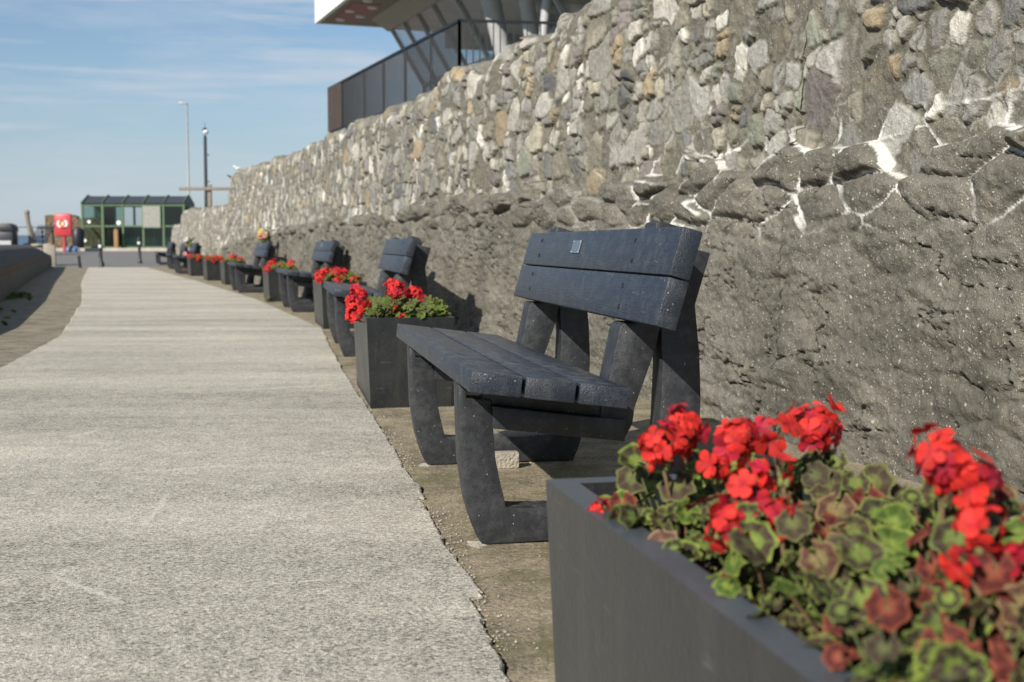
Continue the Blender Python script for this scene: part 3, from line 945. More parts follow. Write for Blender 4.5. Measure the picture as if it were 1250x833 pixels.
def leaf(vg, pos, nrm, fwd, r, kind, fine=True):
    nr = 6 if fine else 2; na = 30 if fine else 9
    nrm = Vector(nrm).normalized(); f = Vector(fwd); f = (f - nrm * f.dot(nrm))
    f = f.normalized() if f.length > 1e-4 else nrm.orthogonal().normalized()
    s = nrm.cross(f)
    g = random.uniform(.75, 1.25)
    green = (.078 * g, .128 * g, .022); pale = (.18 * g, .22 * g, .048); zone = (.036, .022, .018)
    if kind == 'red': green = (.15, .030, .020); pale = (.24, .07, .035); zone = (.085, .018, .016)
    if kind == 'olive': green = (.075 * g, .082 * g, .028); pale = (.15 * g, .15 * g, .05); zone = (.055, .034, .024)
    if kind == 'pink': green = (.20, .10, .075); pale = (.27, .19, .11); zone = (.10, .045, .035)
    if kind == 'big': green = (.105 * g, .165 * g, .028); pale = (.16 * g, .19 * g, .05); zone = (.050, .026, .024)
    if kind == 'bronze': green = (.17, .15, .05); pale = (.22, .15, .07); zone = (.085, .03, .025)
    if kind == 'plain': zone = (.06, .10, .018)
    cup = random.uniform(-.15, .35); wav = random.uniform(.03, .12); ph = random.uniform(0, 6)
    vs = [tuple(pos)]; cs = [pale if kind != 'plain' else green]; fs = []
    for i in range(1, nr + 1):
        t = (.22, .40, .52, .82, .90, 1.0)[i - 1] if fine else i / nr
        for k_ in range(na):
            th = -math.pi * .90 + 2 * math.pi * .90 * k_ / (na - 1)
            rr = r * t * (.86 + .14 * math.cos(th) + (.085 * math.cos(th * 7) + .025 * math.cos(th * 21 + ph)) * t * t)
            h = r * (cup * t * t + wav * t * t * math.sin(4 * th + ph) - .05 * math.cos(7 * th) * t)
            p = Vector(pos) + f * (math.cos(th) * rr) + s * (math.sin(th) * rr) + nrm * h
            vs.append(tuple(p))
            if fine:
                zc = [lerp(pale, green, .2), lerp(green, pale, .3), lerp(green, zone, .85), zone, lerp(green, pale, .5), pale][i - 1]
                vein = .5 + .5 * math.cos(7 * th)
                zc = lerp(zc, lerp(zc, pale, .5), max(0, vein - .75) * 2.2)
            else:
                zc = lerp(green, zone, .4) if i == 1 else lerp(green, pale, .45)
            cs.append(zc)
    for k_ in range(na - 1): fs.append((0, 1 + k_, 2 + k_))
    for i in range(nr - 1):
        for k_ in range(na - 1):
            a = 1 + i * na + k_
            fs.append((a, a + na, a + na + 1, a + 1))
    vg.addc(vs, fs, cs)

def tube_c(vg, pts, r, col, n=5):
    b = len(vg.v); vg.tube(pts, r, n, 0); vg.c.extend([(*col, 1.0)] * (len(vg.v) - b))

def floret(vg, pos, nrm, r, col, fine=True):
    nrm = Vector(nrm).normalized(); x = nrm.orthogonal().normalized(); y = nrm.cross(x)
    a0 = random.uniform(0, 6.28)
    op = random.uniform(-.1, .9)
    if col[1] < .1 and random.random() < .3: col = (col[0] * .62, col[1] * .5, col[2] * 1.3)
    for k_ in range(5):
        a = a0 + k_ * 2 * math.pi / 5 + random.uniform(-.15, .15)
        d = x * math.cos(a) + y * math.sin(a); sd = nrm.cross(d)
        rad = r * random.uniform(.85, 1.15); w = rad * random.uniform(.36, .50)
        cv = random.uniform(.7, 1.25) if col[1] < .1 else random.uniform(.85, 1.1); c = (min(.8, col[0] * cv), col[1] * cv, col[2] * cv)
        prof = ((0, .12), (.35, .55), (.7, 1.0), (.92, .75), (1.0, .3)) if fine else ((0, .2), (.6, 1.0), (1.0, .5))
        vs = []; fs = []; cs = []
        roll = random.uniform(-.25, .35)
        for i, (t, ww) in enumerate(prof):
            lift = op * t - .35 * t * t
            cpt = Vector(pos) + d * (rad * t) + nrm * (rad * lift)
            for e_ in (-1, 0, 1):
                vs.append(tuple(cpt + sd * (w * ww * e_) + nrm * (abs(e_) * rad * roll * ww * .5)))
                cs.append(lerp(c, (c[0] * .55, c[1] * .5, c[2] * 1.6), max(0, .6 - t)))
        for i in range(len(prof) - 1):
            for e_ in range(2):
                q = i * 3 + e_
                fs.append((q, q + 1, q + 4, q + 3))
        vg.addc(vs, fs, cs)

def blob_c(vg, c, r, col, sc=(1, 1, 1), sub=1):
    b = len(vg.v); vg.ball(c, r, 0, sub, sc); vg.c.extend([(*col, 1.0)] * (len(vg.v) - b))

RED = (.66, .034, .024)
def flower_head(root, c, size, n, axis=(0, 0, 1), fine=True, red=RED, buds=6):
    if fine: n = int(n * 1.3)
    vg = Veg()
    ax = Vector(axis).normalized(); cc = Vector(c)
    core = cc - ax * size * .7
    for k_ in range(n):
        # directions over the upper part of a ball
        zf = 1 - (1.5 if fine else 1.25) * (k_ + .5) / n; an = k_ * 2.39996 + random.uniform(-.3, .3)
        rr = math.sqrt(max(0, 1 - zf * zf))
        o1 = ax.orthogonal().normalized(); o2 = ax.cross(o1)
        dvec = (o1 * math.cos(an) * rr + o2 * math.sin(an) * rr + ax * zf).normalized()
        dist = size * random.uniform(.55, 1.25)
        p = cc + dvec * dist * Vector((1, 1, .85)).length / 1.65
        if fine: tube_c(vg, [core, core.lerp(p, .6) - ax * .004, p - dvec * .004], .0011, (.12, .13, .05), 4)
        floret(vg, p, (dvec + Vector((random.uniform(-.4, .4), random.uniform(-.5, .2), random.uniform(-.2, .4)))), (.0172 if fine else .02) * random.uniform(.7, 1.15), red, fine)
    for k_ in range(buds):
        an = random.uniform(0, 6.28)
        p = core + Vector((math.cos(an) * size * .55, math.sin(an) * size * .55, -size * random.uniform(-.1, .5)))
        if fine: tube_c(vg, [core, p], .001, (.16, .17, .06), 4)
        blob_c(vg, p, .0052, random.choice([(.20, .22, .07), (.30, .10, .04), (.5, .03, .02), (.22, .2, .08)]), (1, 1, 1.6))
    return vg.build('flower_head', M['petal'], root, True, vg.c)

def geranium(loc, rz, foot, leaves, heads, label, top=.10, fine=True, leaf_r=(.022, .038), origin_in=None, reds=.12):
    """foot: (x0,x1,y0,y1) rectangle the foliage fills, local; heads: list of (x,y,z,size,n)"""
    root = empty('geranium_plant', loc, rz)
    x0, x1, y0, y1 = foot
    cx, cy = (x0 + x1) / 2, (y0 + y1) / 2
    vg = Veg(); st = Veg()
    for k_ in range(leaves):
        px = random.uniform(x0, x1); pyv = random.uniform(y0, y1)
        q = max(abs(px - cx) / (x1 - x0) * 2, abs(pyv - cy) / (y1 - y0) * 2)
        hz = top * (1 - .45 * q ** 2) * random.uniform(-.1, 1.1) + random.uniform(-.01, .012)
        pos = Vector((px, pyv, hz))
        out = Vector((px - cx, pyv - cy, 0)); out = out.normalized() if out.length > .001 else Vector((0, 1, 0))
        nrm = Vector((-.35, -.40, .75)) + out * random.uniform(0, .6) + Vector((random.gauss(0, .55), random.gauss(0, .55), random.gauss(0, .25)))
        kd = random.random()
        kind = 'red' if kd < reds * .5 else ('pink' if kd < reds * .65 else ('olive' if kd < reds + .34 else ('plain' if kd < reds + .46 else 'zoned')))
        r = random.uniform(*leaf_r)
        leaf(vg, pos, nrm, out + Vector((0, 0, .2)), r, kind, fine)
        if fine or k_ % 4 == 0:
            b0 = Vector((cx + (px - cx) * .35, cy + (pyv - cy) * .35, -.035))
            mid = b0.lerp(pos, .55) + Vector((0, 0, -.004))
            tube_c(st, [b0, mid, pos], .0016, random.choice([(.13, .14, .05), (.16, .09, .05), (.10, .12, .04)]), 4)
    for (hx, hy, hz, size, n) in heads:
        b0 = Vector((cx + (hx - cx) * .5, cy + (hy - cy) * .5, -.03))
        tip = Vector((hx, hy, hz)) - Vector((0, 0, size * .7))
        tube_c(st, [b0, b0.lerp(tip, .5) + Vector((random.uniform(-.01, .01), 0, .01)), tip], [.0034, .0027, .0022], (.17, .11, .06), 6)
    for k_ in range(leaves // 12 if fine else 0):
        px = random.uniform(x0, x1); pyv = random.uniform(y0, y1)
        pos = Vector((px, pyv, top * random.uniform(.55, 1.05)))
        nrm = Vector((-.35, -.75, .6)) + Vector((random.gauss(0, .25), random.gauss(0, .2), random.gauss(0, .2)))
        leaf(vg, pos, nrm, Vector((random.gauss(0, .5), -.5, -.6)), random.uniform(.021, .029), random.choice(['big', 'big', 'bronze', 'olive', 'red']), True)
        tube_c(st, [Vector((cx + (px - cx) * .4, cy + (pyv - cy) * .4, -.035)), pos], .0016, (.13, .14, .05), 4)
    vg.build('leaves', M['leaf'], root, True, vg.c)
    st.build('stems', M['leaf'], root, True, st.c)
    for (hx, hy, hz, size, n) in heads:
        ax = Vector((-.25 + random.uniform(-.2, .2), -.45, .8))
        flower_head(root, (hx, hy, hz), size, n, ax, fine, RED, 7 if fine else 3)
    tag(root, label, 'plant', 'red geraniums growing in the planters')
    return root

# plants of the big trough: world positions turned into plants with their own roots
pm = Matrix.Translation(planter_near.location) @ Matrix.Rotation(R(12), 4, 'Z')
pinv = pm.inverted()
def near_plant(lx, ly, leaves, heads_w, label, half=(.13, .15), top=.10, reds=.12, lr=(.022, .038)):
    leaves = int(leaves * 1.4); lr = (lr[0] * .70, lr[1] * .84); top *= 1.15
    heads_w = [(a, b, c, d * .84, e) for a, b, c, d, e in heads_w]
    base = pm @ Vector((lx, ly, .40))
    hl = []
    rot = Matrix.Rotation(-R(12), 3, 'Z')
    for (wx, wy, wz, size, n) in heads_w:
        d = rot @ (Vector((wx, wy, wz)) - base)
        hl.append((d.x, d.y, d.z, size, n))
    x0 = max(-half[0], .03 - lx); x1 = min(half[0], .405 - lx)
    geranium(base, R(12), (x0, x1, -half[1], half[1]), leaves, hl, label, top=top, leaf_r=lr, reds=reds)

near_plant(.14, 1.02, 46, [(.195, 1.66, .538, .032, 10), (.228, 1.70, .555, .034, 11)], 'geranium with twin red heads nearest the bench, at the trough\'s far end', (.12, .11), .085)
near_plant(.09, .92, 24, [(.122, 1.70, .440, .015, 4)], 'small geranium shoot with one drooping red flower over the trough rim', (.07, .09), .06, .05, (.014, .026))
near_plant(.30, .95, 44, [(.29, 1.62, .555, .032, 10), (.330, 1.62, .562, .026, 6), (.262, 1.60, .520, .018, 4), (.415, 1.74, .552, .040, 17)], "geranium by the trough's wall side with a broad red head and a darker one", (.11, .13), .085)
near_plant(.15, .72, 64, [(.282, 1.48, .515, .030, 7), (.312, 1.47, .538, .016, 3), (.243, 1.42, .488, .028, 9), (.305, 1.44, .492, .014, 4)], 'geranium with large red petals at the middle of the big trough', (.13, .17), .085, .14, (.018, .036))
near_plant(.31, .62, 70, [(.440, 1.30, .580, .036, 10), (.470, 1.29, .562, .030, 8)], 'tallest geranium, its red head standing clear against the stone wall', (.11, .18), .105, .30, (.016, .034))
near_plant(.14, .38, 125, [], 'flowerless geranium with red-tinged and zoned leaves near the trough\'s front rim', (.12, .21), .075, .24, (.018, .030))
near_plant(.31, .32, 130, [(.425, 1.145, .545, .022, 4), (.456, 1.13, .510, .022, 4), (.40, 1.12, .52, .012, 2)], 'geranium with scattered red blooms and yellowish leaves at the right edge', (.11, .21), .09, .22, (.016, .030))
near_plant(.24, .10, 70, [], 'low flowerless geranium at the cut-off front end of the trough', (.17, .08), .06, .2, (.018, .030))

P2H = [(-.03, .14, .085, .05, 22), (-.045, .10, .03, .045, 20), (-.02, .22, .13, .035, 12), (.17, .2, .145, .052, 26), (.27, .25, .115, .045, 18), (.16, .03, .055, .02, 5), (.17, -.02, .01, .022, 6)]
def heads_rand(n, seed):
    r = random.Random(seed); out = []
    for k_ in range(n):
        out.append((r.uniform(.0, .40), r.uniform(.02, .9), r.uniform(.07, .13), r.uniform(.04, .06), r.randint(14, 22)))
    return out
specs = [
    (0, 620, [(a, b + .06, c + .02, d_, e_) for a, b, c, d_, e_ in P2H], 'bushy geranium beyond the nearest bench, red clusters spilling over its planter'),
    (1, 300, [(.0, .1, .09, .06, 26), (.16, .15, .12, .06, 24), (.25, .3, .10, .055, 22), (.33, .1, .05, .05, 16), (.17, .05, .05, .045, 14), (.10, .6, .12, .05, 16)], 'bright red geranium in the planter between the second and third bench'),
    (2, 260, [(.0, .05, .06, .06, 22), (.09, .3, .13, .06, 22), (.34, .2, .11, .06, 22), (.22, .5, .08, .05, 14)], 'geranium with red clumps at both sides, between the third and fourth bench'),
    (3, 200, [(.2, .3, .15, .07, 22), (.30, .1, .10, .06, 20), (.08, .2, .05, .05, 14), (.38, .5, .09, .05, 12)], 'red geranium in the nearest planter of the distant cluster of three'),
    (4, 200, [(.05, .2, .10, .06, 18), (.20, .1, .12, .06, 20), (.32, .1, .10, .07, 22), (.36, 0, .0, .055, 16), (.15, .0, .03, .05, 14)], 'red geranium in the middle planter of the distant cluster of three'),
    (5, 180, [(.05, .1, .09, .06, 18), (.25, .1, .10, .07, 22), (.2, 0, .02, .06, 18), (.0, .3, .11, .05, 14)], 'red geranium in the farthest planter of the row'),
]
for (pi, nl, hd, lab) in specs:
    po = planter_objs[pi]
    base = po.matrix_basis @ Vector((0, 0, .40))
    L_ = 1.10
    root = empty('geranium_plant', base, po.rotation_euler.z)
    vg = Veg(); st = Veg()
    rr_ = (.014, .026) if pi == 0 else (.02, .034)
    for k_ in range(nl):
        px = random.uniform(.02, .41); pyv = random.uniform(.02, L_ - .03)
        if pi == 0 and random.random() < .45: pyv = random.uniform(.0, .3)
        q = abs(px - .215) / .215
        hz = .03 + .10 * (1 - .55 * q * q) * random.uniform(.2, 1.05) * (.8 + .3 * math.sin(px * 17 + pyv * 9))
        pos = Vector((px, pyv, hz))
        nrm = Vector((-.3, -.5, .7)) + Vector((random.gauss(0, .4), random.gauss(0, .4), random.gauss(0, .25)))
        leaf(vg, pos, nrm, Vector((px - .21, -.2, .2)), random.uniform(*rr_), random.choice(['plain', 'olive', 'zoned', 'plain', 'olive']), False)
        if k_ % 4 == 0: tube_c(st, [Vector((px * .8 + .04, pyv, -.01)), pos], .002, (.13, .13, .05), 4)
    for (hx, hy, hz, size, n) in hd:
        tube_c(st, [Vector((hx * .5 + .1, hy * .8 + .08, -.01)), Vector((hx, hy, hz - size * .6))], .003, (.16, .12, .06), 5)
    vg.build('leaves', M['leaf'], root, True, vg.c)
    st.build('stems', M['leaf'], root, True, st.c)
    for (hx, hy, hz, size, n) in hd:
        flower_head(root, (hx, hy, hz), size, int(n * 1.4), (-.4, -.6, .6), False, RED, 2)
    tag(root, lab, 'plant', 'red geraniums growing in the planters')

# memorial bouquets on bench backs
def bouquet(loc, rz, cols, label, sc=1.0):
    root = empty('bouquet', loc, rz)
    vg = Veg()
    for k_ in range(26):
        a = random.uniform(0, 6.28); rr = random.uniform(.02, .10) * sc
        pos = Vector((rr * math.cos(a), rr * 1.4 * math.sin(a), random.uniform(-.10, .10) * sc))
        leaf(vg, pos, Vector((-.6, -.6, .3)) + Vector((random.gauss(0, .4), random.gauss(0, .4), 0)), Vector((math.cos(a), math.sin(a), .4)), .04 * sc, 'plain', False)
    vg.build('leaves', M['leaf'], root, True, vg.c)
    for (x, y, z, r, c) in cols:
        fv = Veg()
        for k_ in range(9):
            dvec = Vector((random.gauss(-.4, .6), random.gauss(-.5, .6), random.gauss(.2, .5))).normalized()
            floret(fv, Vector((x, y, z)) + dvec * r * .45, dvec, r * .75, c, False)
        fv.build('bloom', M['petal'], root, True, fv.c)
    tag(root, label, 'bouquet', 'bouquets left on the benches')
    return root
b4 = bench_objs[3].matrix_basis
bouquet(b4 @ Vector((.52, .95, .93)), R(16), [(-.06, -.05, .07, .07, (.62, .50, .16)), (-.06, -.02, -.02, .075, (.62, .26, .16)), (.0, -.12, .03, .06, (.62, .34, .27)),
        (.06, .10, -.05, .08, (.55, .6, .42)), (-.02, .14, .10, .06, (.25, .30, .45))], 'bouquet of yellow and orange flowers behind the backrest of the fourth bench', 1.1)
b5 = bench_objs[4].matrix_basis
bouquet(b5 @ Vector((.40, 1.40, .86)), R(18), [(-.1, .0, .06, .09, (.66, .58, .58)), (-.05, .1, -.05, .08, (.55, .40, .42)), (.0, -.05, -.18, .08, (.5, .38, .40)), (-.14, .02, -.33, .08, (.6, .3, .33))],
        'pink and white bunch of flowers hung on the fifth bench', 1.2)

# small weeds growing from cracks
def weed(loc, h, n, label):
    vg = Veg()
    for k_ in range(n):
        a = random.uniform(0, 6.28); l = h * random.uniform(.5, 1.1)
        d = Vector((math.cos(a) * .55, math.sin(a) * .55, 1)).normalized()
        pos = Vector((random.gauss(0, h * .25), random.gauss(0, h * .25), 0))
        leaf(vg, pos + d * l * .6, d + Vector((-.4, -.5, 0)), d, l * .35, random.choice(['plain', 'olive']), False)
        tube_c(vg, [pos, pos + d * l * .6], .002, (.09, .12, .03), 4)
    o = vg.build('weed', M['leaf'], None, True, vg.c)
    o.location = loc
    tag(o, label, 'weed', 'weeds in the cracks')
    return o
weed((-3.36, 17.75, .01), .10, 14, 'small green weed at the foot of the planter before the fourth bench')
weed((-3.02, 19.7, .01), .16, 22, 'green weed seen through the third bench at the foot of the wall')
weed((-13.15, 50.0, .1), .34, 34, 'bright green weed clump by the lowest stone wall')

# moss and weeds in the shade at the foot of the left wall
vg = Veg()
for k_ in range(420):
    y = random.uniform(11.5, 22); x = left_wall_x(y) + abs(random.gauss(.04, .13)) + .02
    if fbm(np.array([y * .8]), np.array([x]), 5, 2)[0] < .46: continue
    leaf(vg, Vector((x, y, .03 * random.random() + .005)), Vector((random.gauss(0, .5), random.gauss(0, .5), 1)), Vector((1, 0, 0)), random.uniform(.02, .055), 'plain', False)
o = vg.build('ground_weeds', M['leaf'], None, True, vg.c)
tag(o, 'low green weeds in the shade along the foot of the left wall', 'weeds', kind='stuff')

gm = MB()
for k_ in range(1300):
    y = 1.9 + 6 * random.random() ** 1.6
    xe = right_edge(y)
    if vnoise(np.array([y * 3.]), np.array([2.]), 61)[0] < .35: continue
    if random.random() < .6: x = xe + abs(random.gauss(.012, .03))
    else: x = xe + random.uniform(0, .9)
    r = random.uniform(.0012, .0045) * (1.5 if random.random() < .07 else 1)
    z = .006
    a_ = random.uniform(0, 6.28)
    vs = [(x + r * math.cos(a_ + q * 2.09) * random.uniform(.7, 1.2), y + r * math.sin(a_ + q * 2.09), z - r * .2) for q in range(3)] + [(x + random.uniform(-.4, .4) * r, y, z + r * random.uniform(.6, 1.1))]
    gm.add(vs, [(0, 1, 3), (1, 2, 3), (2, 0, 3), (2, 1, 0)])
o = gm.build('grit', M['mortar_pale']); tag(o, 'loose pale grit along the joint between path and bench strip', 'grit', kind='stuff')
for (lx_, ly_, sx_, sy_) in ((-.012, .02, .035, .05), (-.008, 1.27, .03, .045)):
    mm = MB(); rr_ = random.Random(lx_)
    n_ = 15; vs = [(0, 0, .008)] + [(sx_ * math.cos(q * 6.283 / n_) * rr_.uniform(.6, 1.15), sy_ * math.sin(q * 6.283 / n_) * rr_.uniform(.6, 1.15), 0) for q in range(n_)]
    mm.add(vs, [(0, 1 + q, 1 + (q + 1) % n_) for q in range(n_)])
    o = mm.build('mortar_bed', M['mortar_pale']); o['kind'] = 'structure'
    p_ = bench_objs[0].matrix_basis @ Vector((lx_, ly_, 0)); o.location = (p_.x, p_.y, .0045); o.rotation_euler.z = R(10)

# ------------------------------------------------------------------ left low wall
def left_section(y):
    x = left_wall_x(y); sl = (left_wall_x(y + .3) - left_wall_x(y - .3)) / .6
    n = math.hypot(1, sl); ox, oy = -1 / n, sl / n         # outward, away from the path
    drop = float(np.interp(y, [-3, 38, 42, 44.5, 46], [0, 0, .05, .16, .32]))
    j = lambda k_: (vnoise(np.array([y * 2.5]), np.array([k_ * 3.]), 88)[0] - .5) * .03
    prof = [(0, -.03), (0 + j(1), .18), (.01, .355), (.03 + j(2), .36), (.035, .44 + j(3)), (.07, .45), (.16, .58 - drop * .3), (.26, .70 - drop * .7), (.42, .79 - drop + j(4)), (.75, .80 - drop), (.95, .74 - drop), (1.02, .5 - drop), (1.05, -.03)]
    return [(x + ox * a, y + oy * a, z) for a, z in prof]
root = empty('low_wall', (left_wall_x(10), 10, 0))
ys = np.arange(-3, 46.2, .35)
def section_mesh(name, k0, k1, mat):
    mb = MB(); n = k1 - k0 + 1
    vs = []; fs = []
    for y in ys: vs += [(p[0] - root.location.x, p[1] - root.location.y, p[2]) for p in left_section(float(y))[k0:k1 + 1]]
    for i in range(len(ys) - 1):
        for k_ in range(n - 1):
            fs.append((i * n + k_, i * n + k_ + 1, (i + 1) * n + k_ + 1, (i + 1) * n + k_))
    if name == 'wall_body' or True:
        fs.append(tuple(range(n))[::-1] if n > 2 else ()) if n > 2 else None
        if n > 2: fs.append(tuple((len(ys) - 1) * n + q for q in range(n)))
    mb.add(vs, [f for f in fs if f])
    return mb.build(name, mat, root, 'auto')
section_mesh('wall_top', 5, 12, M['left_wall'])
section_mesh('band', 2, 5, M['left_band'])
section_mesh('plinth', 0, 2, M['left_plinth'])
tag(root, 'low dark round-topped sea wall in shade along the left side of the path', 'wall')
# pier at its end
mb = MB()
mb.box((0, 0, .45), (.42, .55, .95), None, 0, .03)
for k_ in range(7):
    mb.ball((random.uniform(-.6, .1) - .1, random.uniform(-.2, .2), .90 + random.uniform(0, .03)), random.uniform(.09, .14), 0, 2, (1.3, 1, .5))
mb.box((-.55, .02, .42), (.62, .5, .88), None, 0, .05)
o = mb.build('wall_pier', M['pale_stone'], None, 'auto'); o.location = (-17.0, 47.4, -.14); o.rotation_euler.z = R(17)
tag(o, "pale squared stone pier at the end of the low left wall", 'pier')

# ------------------------------------------------------------------ bollards
def bollard(loc, lean, label, first=None):
    root = empty('bollard', loc)
    mb = MB(); mb.lathe([(.085, -.03), (.085, .05), (.06, .09), (.055, .66), (.055, .80)], 18); mb.build('post', M['black_metal'], root, 'auto')
    mb = MB(); mb.lathe([(.058, .70), (.0585, .705), (.0585, .795), (.058, .80)], 18); mb.build('reflective_band', M['white_paint'], root, 'auto')
    mb = MB(); mb.lathe([(.055, .80), (.068, .83), (.068, .87), (.045, .92), (.048, .95), (.03, .985), (.005, 1.0)], 18); mb.build('cap', M['black_metal'], root, 'auto')
    root.rotation_euler = (0, R(lean), 0)
    tag(root, label, 'bollard', 'black bollards at the end of the path')
bollard((-14.62, 45.9, 0), -3, 'left of the two black bollards with a white band at the path end')
bollard((-14.2, 49.2, .12), -2, 'black bollard with a white band, nearest the farthest bench')
def stub(loc, lean, h, label):
    mb = MB(); mb.lathe([(.055, 0), (.05, .1), (.045, h * .8), (.06, h * .85), (.05, h), (.01, h + .02)], 14)
    o = mb.build('bollard', M['black_metal'], None, 'auto'); o.location = loc; o.rotation_euler = (0, R(lean), 0)
    tag(o, label, 'bollard', 'black bollards at the end of the path')
stub((-14.95, 44.6, .0), -6, .42, 'short plain black stub bollard left of the banded ones, beside the shadowed road')
stub((-15.1, 47.6, .04), -18, .42, 'short leaning black stub just behind the left banded bollard')

# ------------------------------------------------------------------ shelter
def shelter():
    W = 4.95; H = 2.52; D = 1.9; n = 5
    root = empty('shelter', (-20.95, 63.0, .645), R(0))
    bay = W / n
    for k_ in range(n + 1):
        for yv in (0, D):
            mb = MB(); mb.box((k_ * bay, yv, H * .43), (.10 if k_ != 1 else .13, .10, H * .86), None, 0, .01)
            mb.build('post', M['green_paint'], root)
    mb = MB()
    for yv in (0, D):
        for z in (.03, 1.06, 2.1):
            mb.box((W / 2, yv + .004, z), (W - .01, .06, .08 if z < 2 else .13), None, 0)
    for xv in (0, W):
        for z in (.03, 1.06, 2.1):
            mb.box((xv + (.003 if xv == 0 else -.003), D / 2, z), (.06, D - .1, .08), None, 0)
    mb.build('rail', M['green_paint'], root)
    # sloped glazed roof edge with ribs
    mb = MB()
    mb.prism([(-.10, 2.165), (D * .45, 2.55), (D * .55, 2.55), (D + .10, 2.165)], 0, W + .12)
    o = mb.build('roof', M['shelter_roof'], root); o.rotation_euler.z = R(-90); o.location = (-.06, 0, 0)
    o.rotation_euler.z = R(-90); o.scale = (1, 1, 1)
    # prism runs along +y; turned so that it runs along +x with its slope facing the path
    o.rotation_euler = (0, 0, R(-90)); o.location = (-.06, D, 0)
    for v_ in o.data.vertices: v_.co.x = v_.co.x
    for k_ in range(n + 1):
        mb = MB()
        mb.tube([(k_ * bay, -.10, 2.19), (k_ * bay, D * .45, 2.575), (k_ * bay, D * .55, 2.575), (k_ * bay, D + .10, 2.19)], .045, 8)
        mb.build('roof_rib', M['green_paint'], root)
    for k_ in range(n):
        xm = (k_ + .5) * bay
        for z0, z1 in ((.07, 1.02), (1.10, 2.03)):
            mb = MB(); mb.box((xm, .0, (z0 + z1) / 2), (bay - .10, .012, z1 - z0)); mb.build('pane', M['glass_green'] if not (k_ == 2 and z0 > 1) else M['glass'], root)
            if not (z0 > 1 and k_ in (1, 2)):
                mb = MB(); mb.box((xm, D, (z0 + z1) / 2), (bay - .10, .03, z1 - z0)); mb.build('back_panel', M['dark_green'], root)
    mb = MB()
    for q in (.0, .33, .62): mb.box((2.42 + q * 1.05 * .9, D + .002, 1.57), (.05, .04, .93))
    mb.build('mullion', M['green_paint'], root)
    mb = MB(); mb.box((3 * bay + .42, -.075, 1.52), (.92, .04, 1.12), None, 0, .005)
    nb = mb.build('notice_board', M['green_paint'], root)
    mb = MB(); mb.box((3 * bay + .42, -.10, 1.52), (.84, .01, 1.02)); mb.build('notice_sheet', M['notice'], nb)
    for (px, pz, s) in ((.34, 1.27, .085), (.12, .36, .08), (1.78, 1.22, .11)):
        mb = MB(); mb.lathe([(s * .85, 0), (s, .006), (s * .95, .012)], 18)
        o = mb.build('sticker', M['white_paint'], root); o.rotation_euler = (R(90), 0, 0); o.location = (px, -.062, pz)
    tag(root, 'green-framed glass shelter with a dark glazed roof and a pale notice board beyond the road', 'shelter')
shelter()
def timber_post(loc):
    mb = MB(); mb.box((0, 0, .40), (.20, .16, .84), None, 0, .02); mb.prism([(-.10, .82), (.10, .82), (.06, .92), (-.06, .92)], -.08, .08)
    o = mb.build('timber_post', M['brown_wood'], None, 'auto'); o.location = loc
    tag(o, 'short brown timber post standing before the shelter glass', 'post')
timber_post((-19.2, 62.6, .645))

# lifebuoy housing on its post
root = empty('lifebuoy_housing', (-20.95, 60.3, .45))
mb = MB(); mb.box((0, 0, 1.27), (.82, .22, 1.06), None, 0, .10); mb.build('housing', M['red_plastic'], root, 'auto')
mb = MB()
bm = bmesh.new()
seg = 28
vs = []; fs = []
for i in range(seg):
    a = 2 * math.pi * i / seg
    for j in range(8):
        b_ = 2 * math.pi * j / 8
        rr = .21 + .06 * math.cos(b_)
        vs.append((rr * math.cos(a), -.12 + .04 * math.sin(b_), 1.32 + rr * .80 * math.sin(a)))
for i in range(seg):
    for j in range(8):
        fs.append((i * 8 + j, ((i + 1) % seg) * 8 + j, ((i + 1) % seg) * 8 + (j + 1) % 8, i * 8 + (j + 1) % 8))
bm.free()
mi_ = []
mb.add(vs, fs)
mb.mi = [1 if (abs((f // 8) % 14 - 7) <= 2) else 0 for f in range(len(fs))]
mb.build('life_ring', [M['white_paint'], M['red_plastic']], root, True)
mb = MB(); mb.box((0, -.118, 1.33), (.14, .02, .17), None, 0, .006); mb.build('centre_plate', M['yellow_paint'], root)
mb = MB(); mb.box((0, .02, .38), (.09, .09, .78), None, 0); mb.build('post', M['red_plastic'], root)
tag(root, "red lifebuoy housing with a white ring on a post left of the shelter", 'lifebuoy')
mb = MB()
mb.tube([(-.3, 0, .05), (-.15, .05, .2), (.1, 0, .28), (.35, .03, .2), (.45, 0, .0)], .05, 8)
mb.tube([(-.2, .1, .0), (.05, .12, .28), (.3, .1, .0)], .05, 8)
mb.box((.05, .05, .10), (.5, .3, .2), None, 0, .06)
o = mb.build('rope_heap', M['blue_paint'], None, 'auto'); o.location = (-20.8, 60.7, .45)
tag(o, 'faded blue heap of netting and rope at the foot of the red lifebuoy housing', 'rope heap')

# rubble wall behind the lifebuoy
rows_s = np.arange(0, 3.2, .035)
mb = MB(); nzz = 46
vs = []; fs = []
for i, s_ in enumerate(rows_s):
    zt_ = 1.70 + .12 * vnoise(np.array([s_ * 3]), np.array([0.]), 4)[0]
    if s_ > 1.6: zt_ -= .1
    for j in range(nzz):
        z_ = zt_ * j / (nzz - 1)
        F1, F2, ci, cj, cx_, cy_ = voro(np.array([s_]), np.array([z_]), .26, .13, 91, .6, .02)
        hgt = .05 * min(1, (F2[0] - F1[0]) / .05)
        vs.append((s_, -hgt, z_))
    vs.append((s_, .35, zt_)); vs.append((s_, .45, 0))
nn_ = nzz + 2
for i in range(len(rows_s) - 1):
    for j in range(nn_ - 1):
        a = i * nn_ + j
        fs.append((a, a + nn_, a + nn_ + 1, a + 1))
fs.append(tuple(range(nn_))); fs.append(tuple((len(rows_s) - 1) * nn_ + q for q in range(nn_))[::-1])
mb.add(vs, fs)
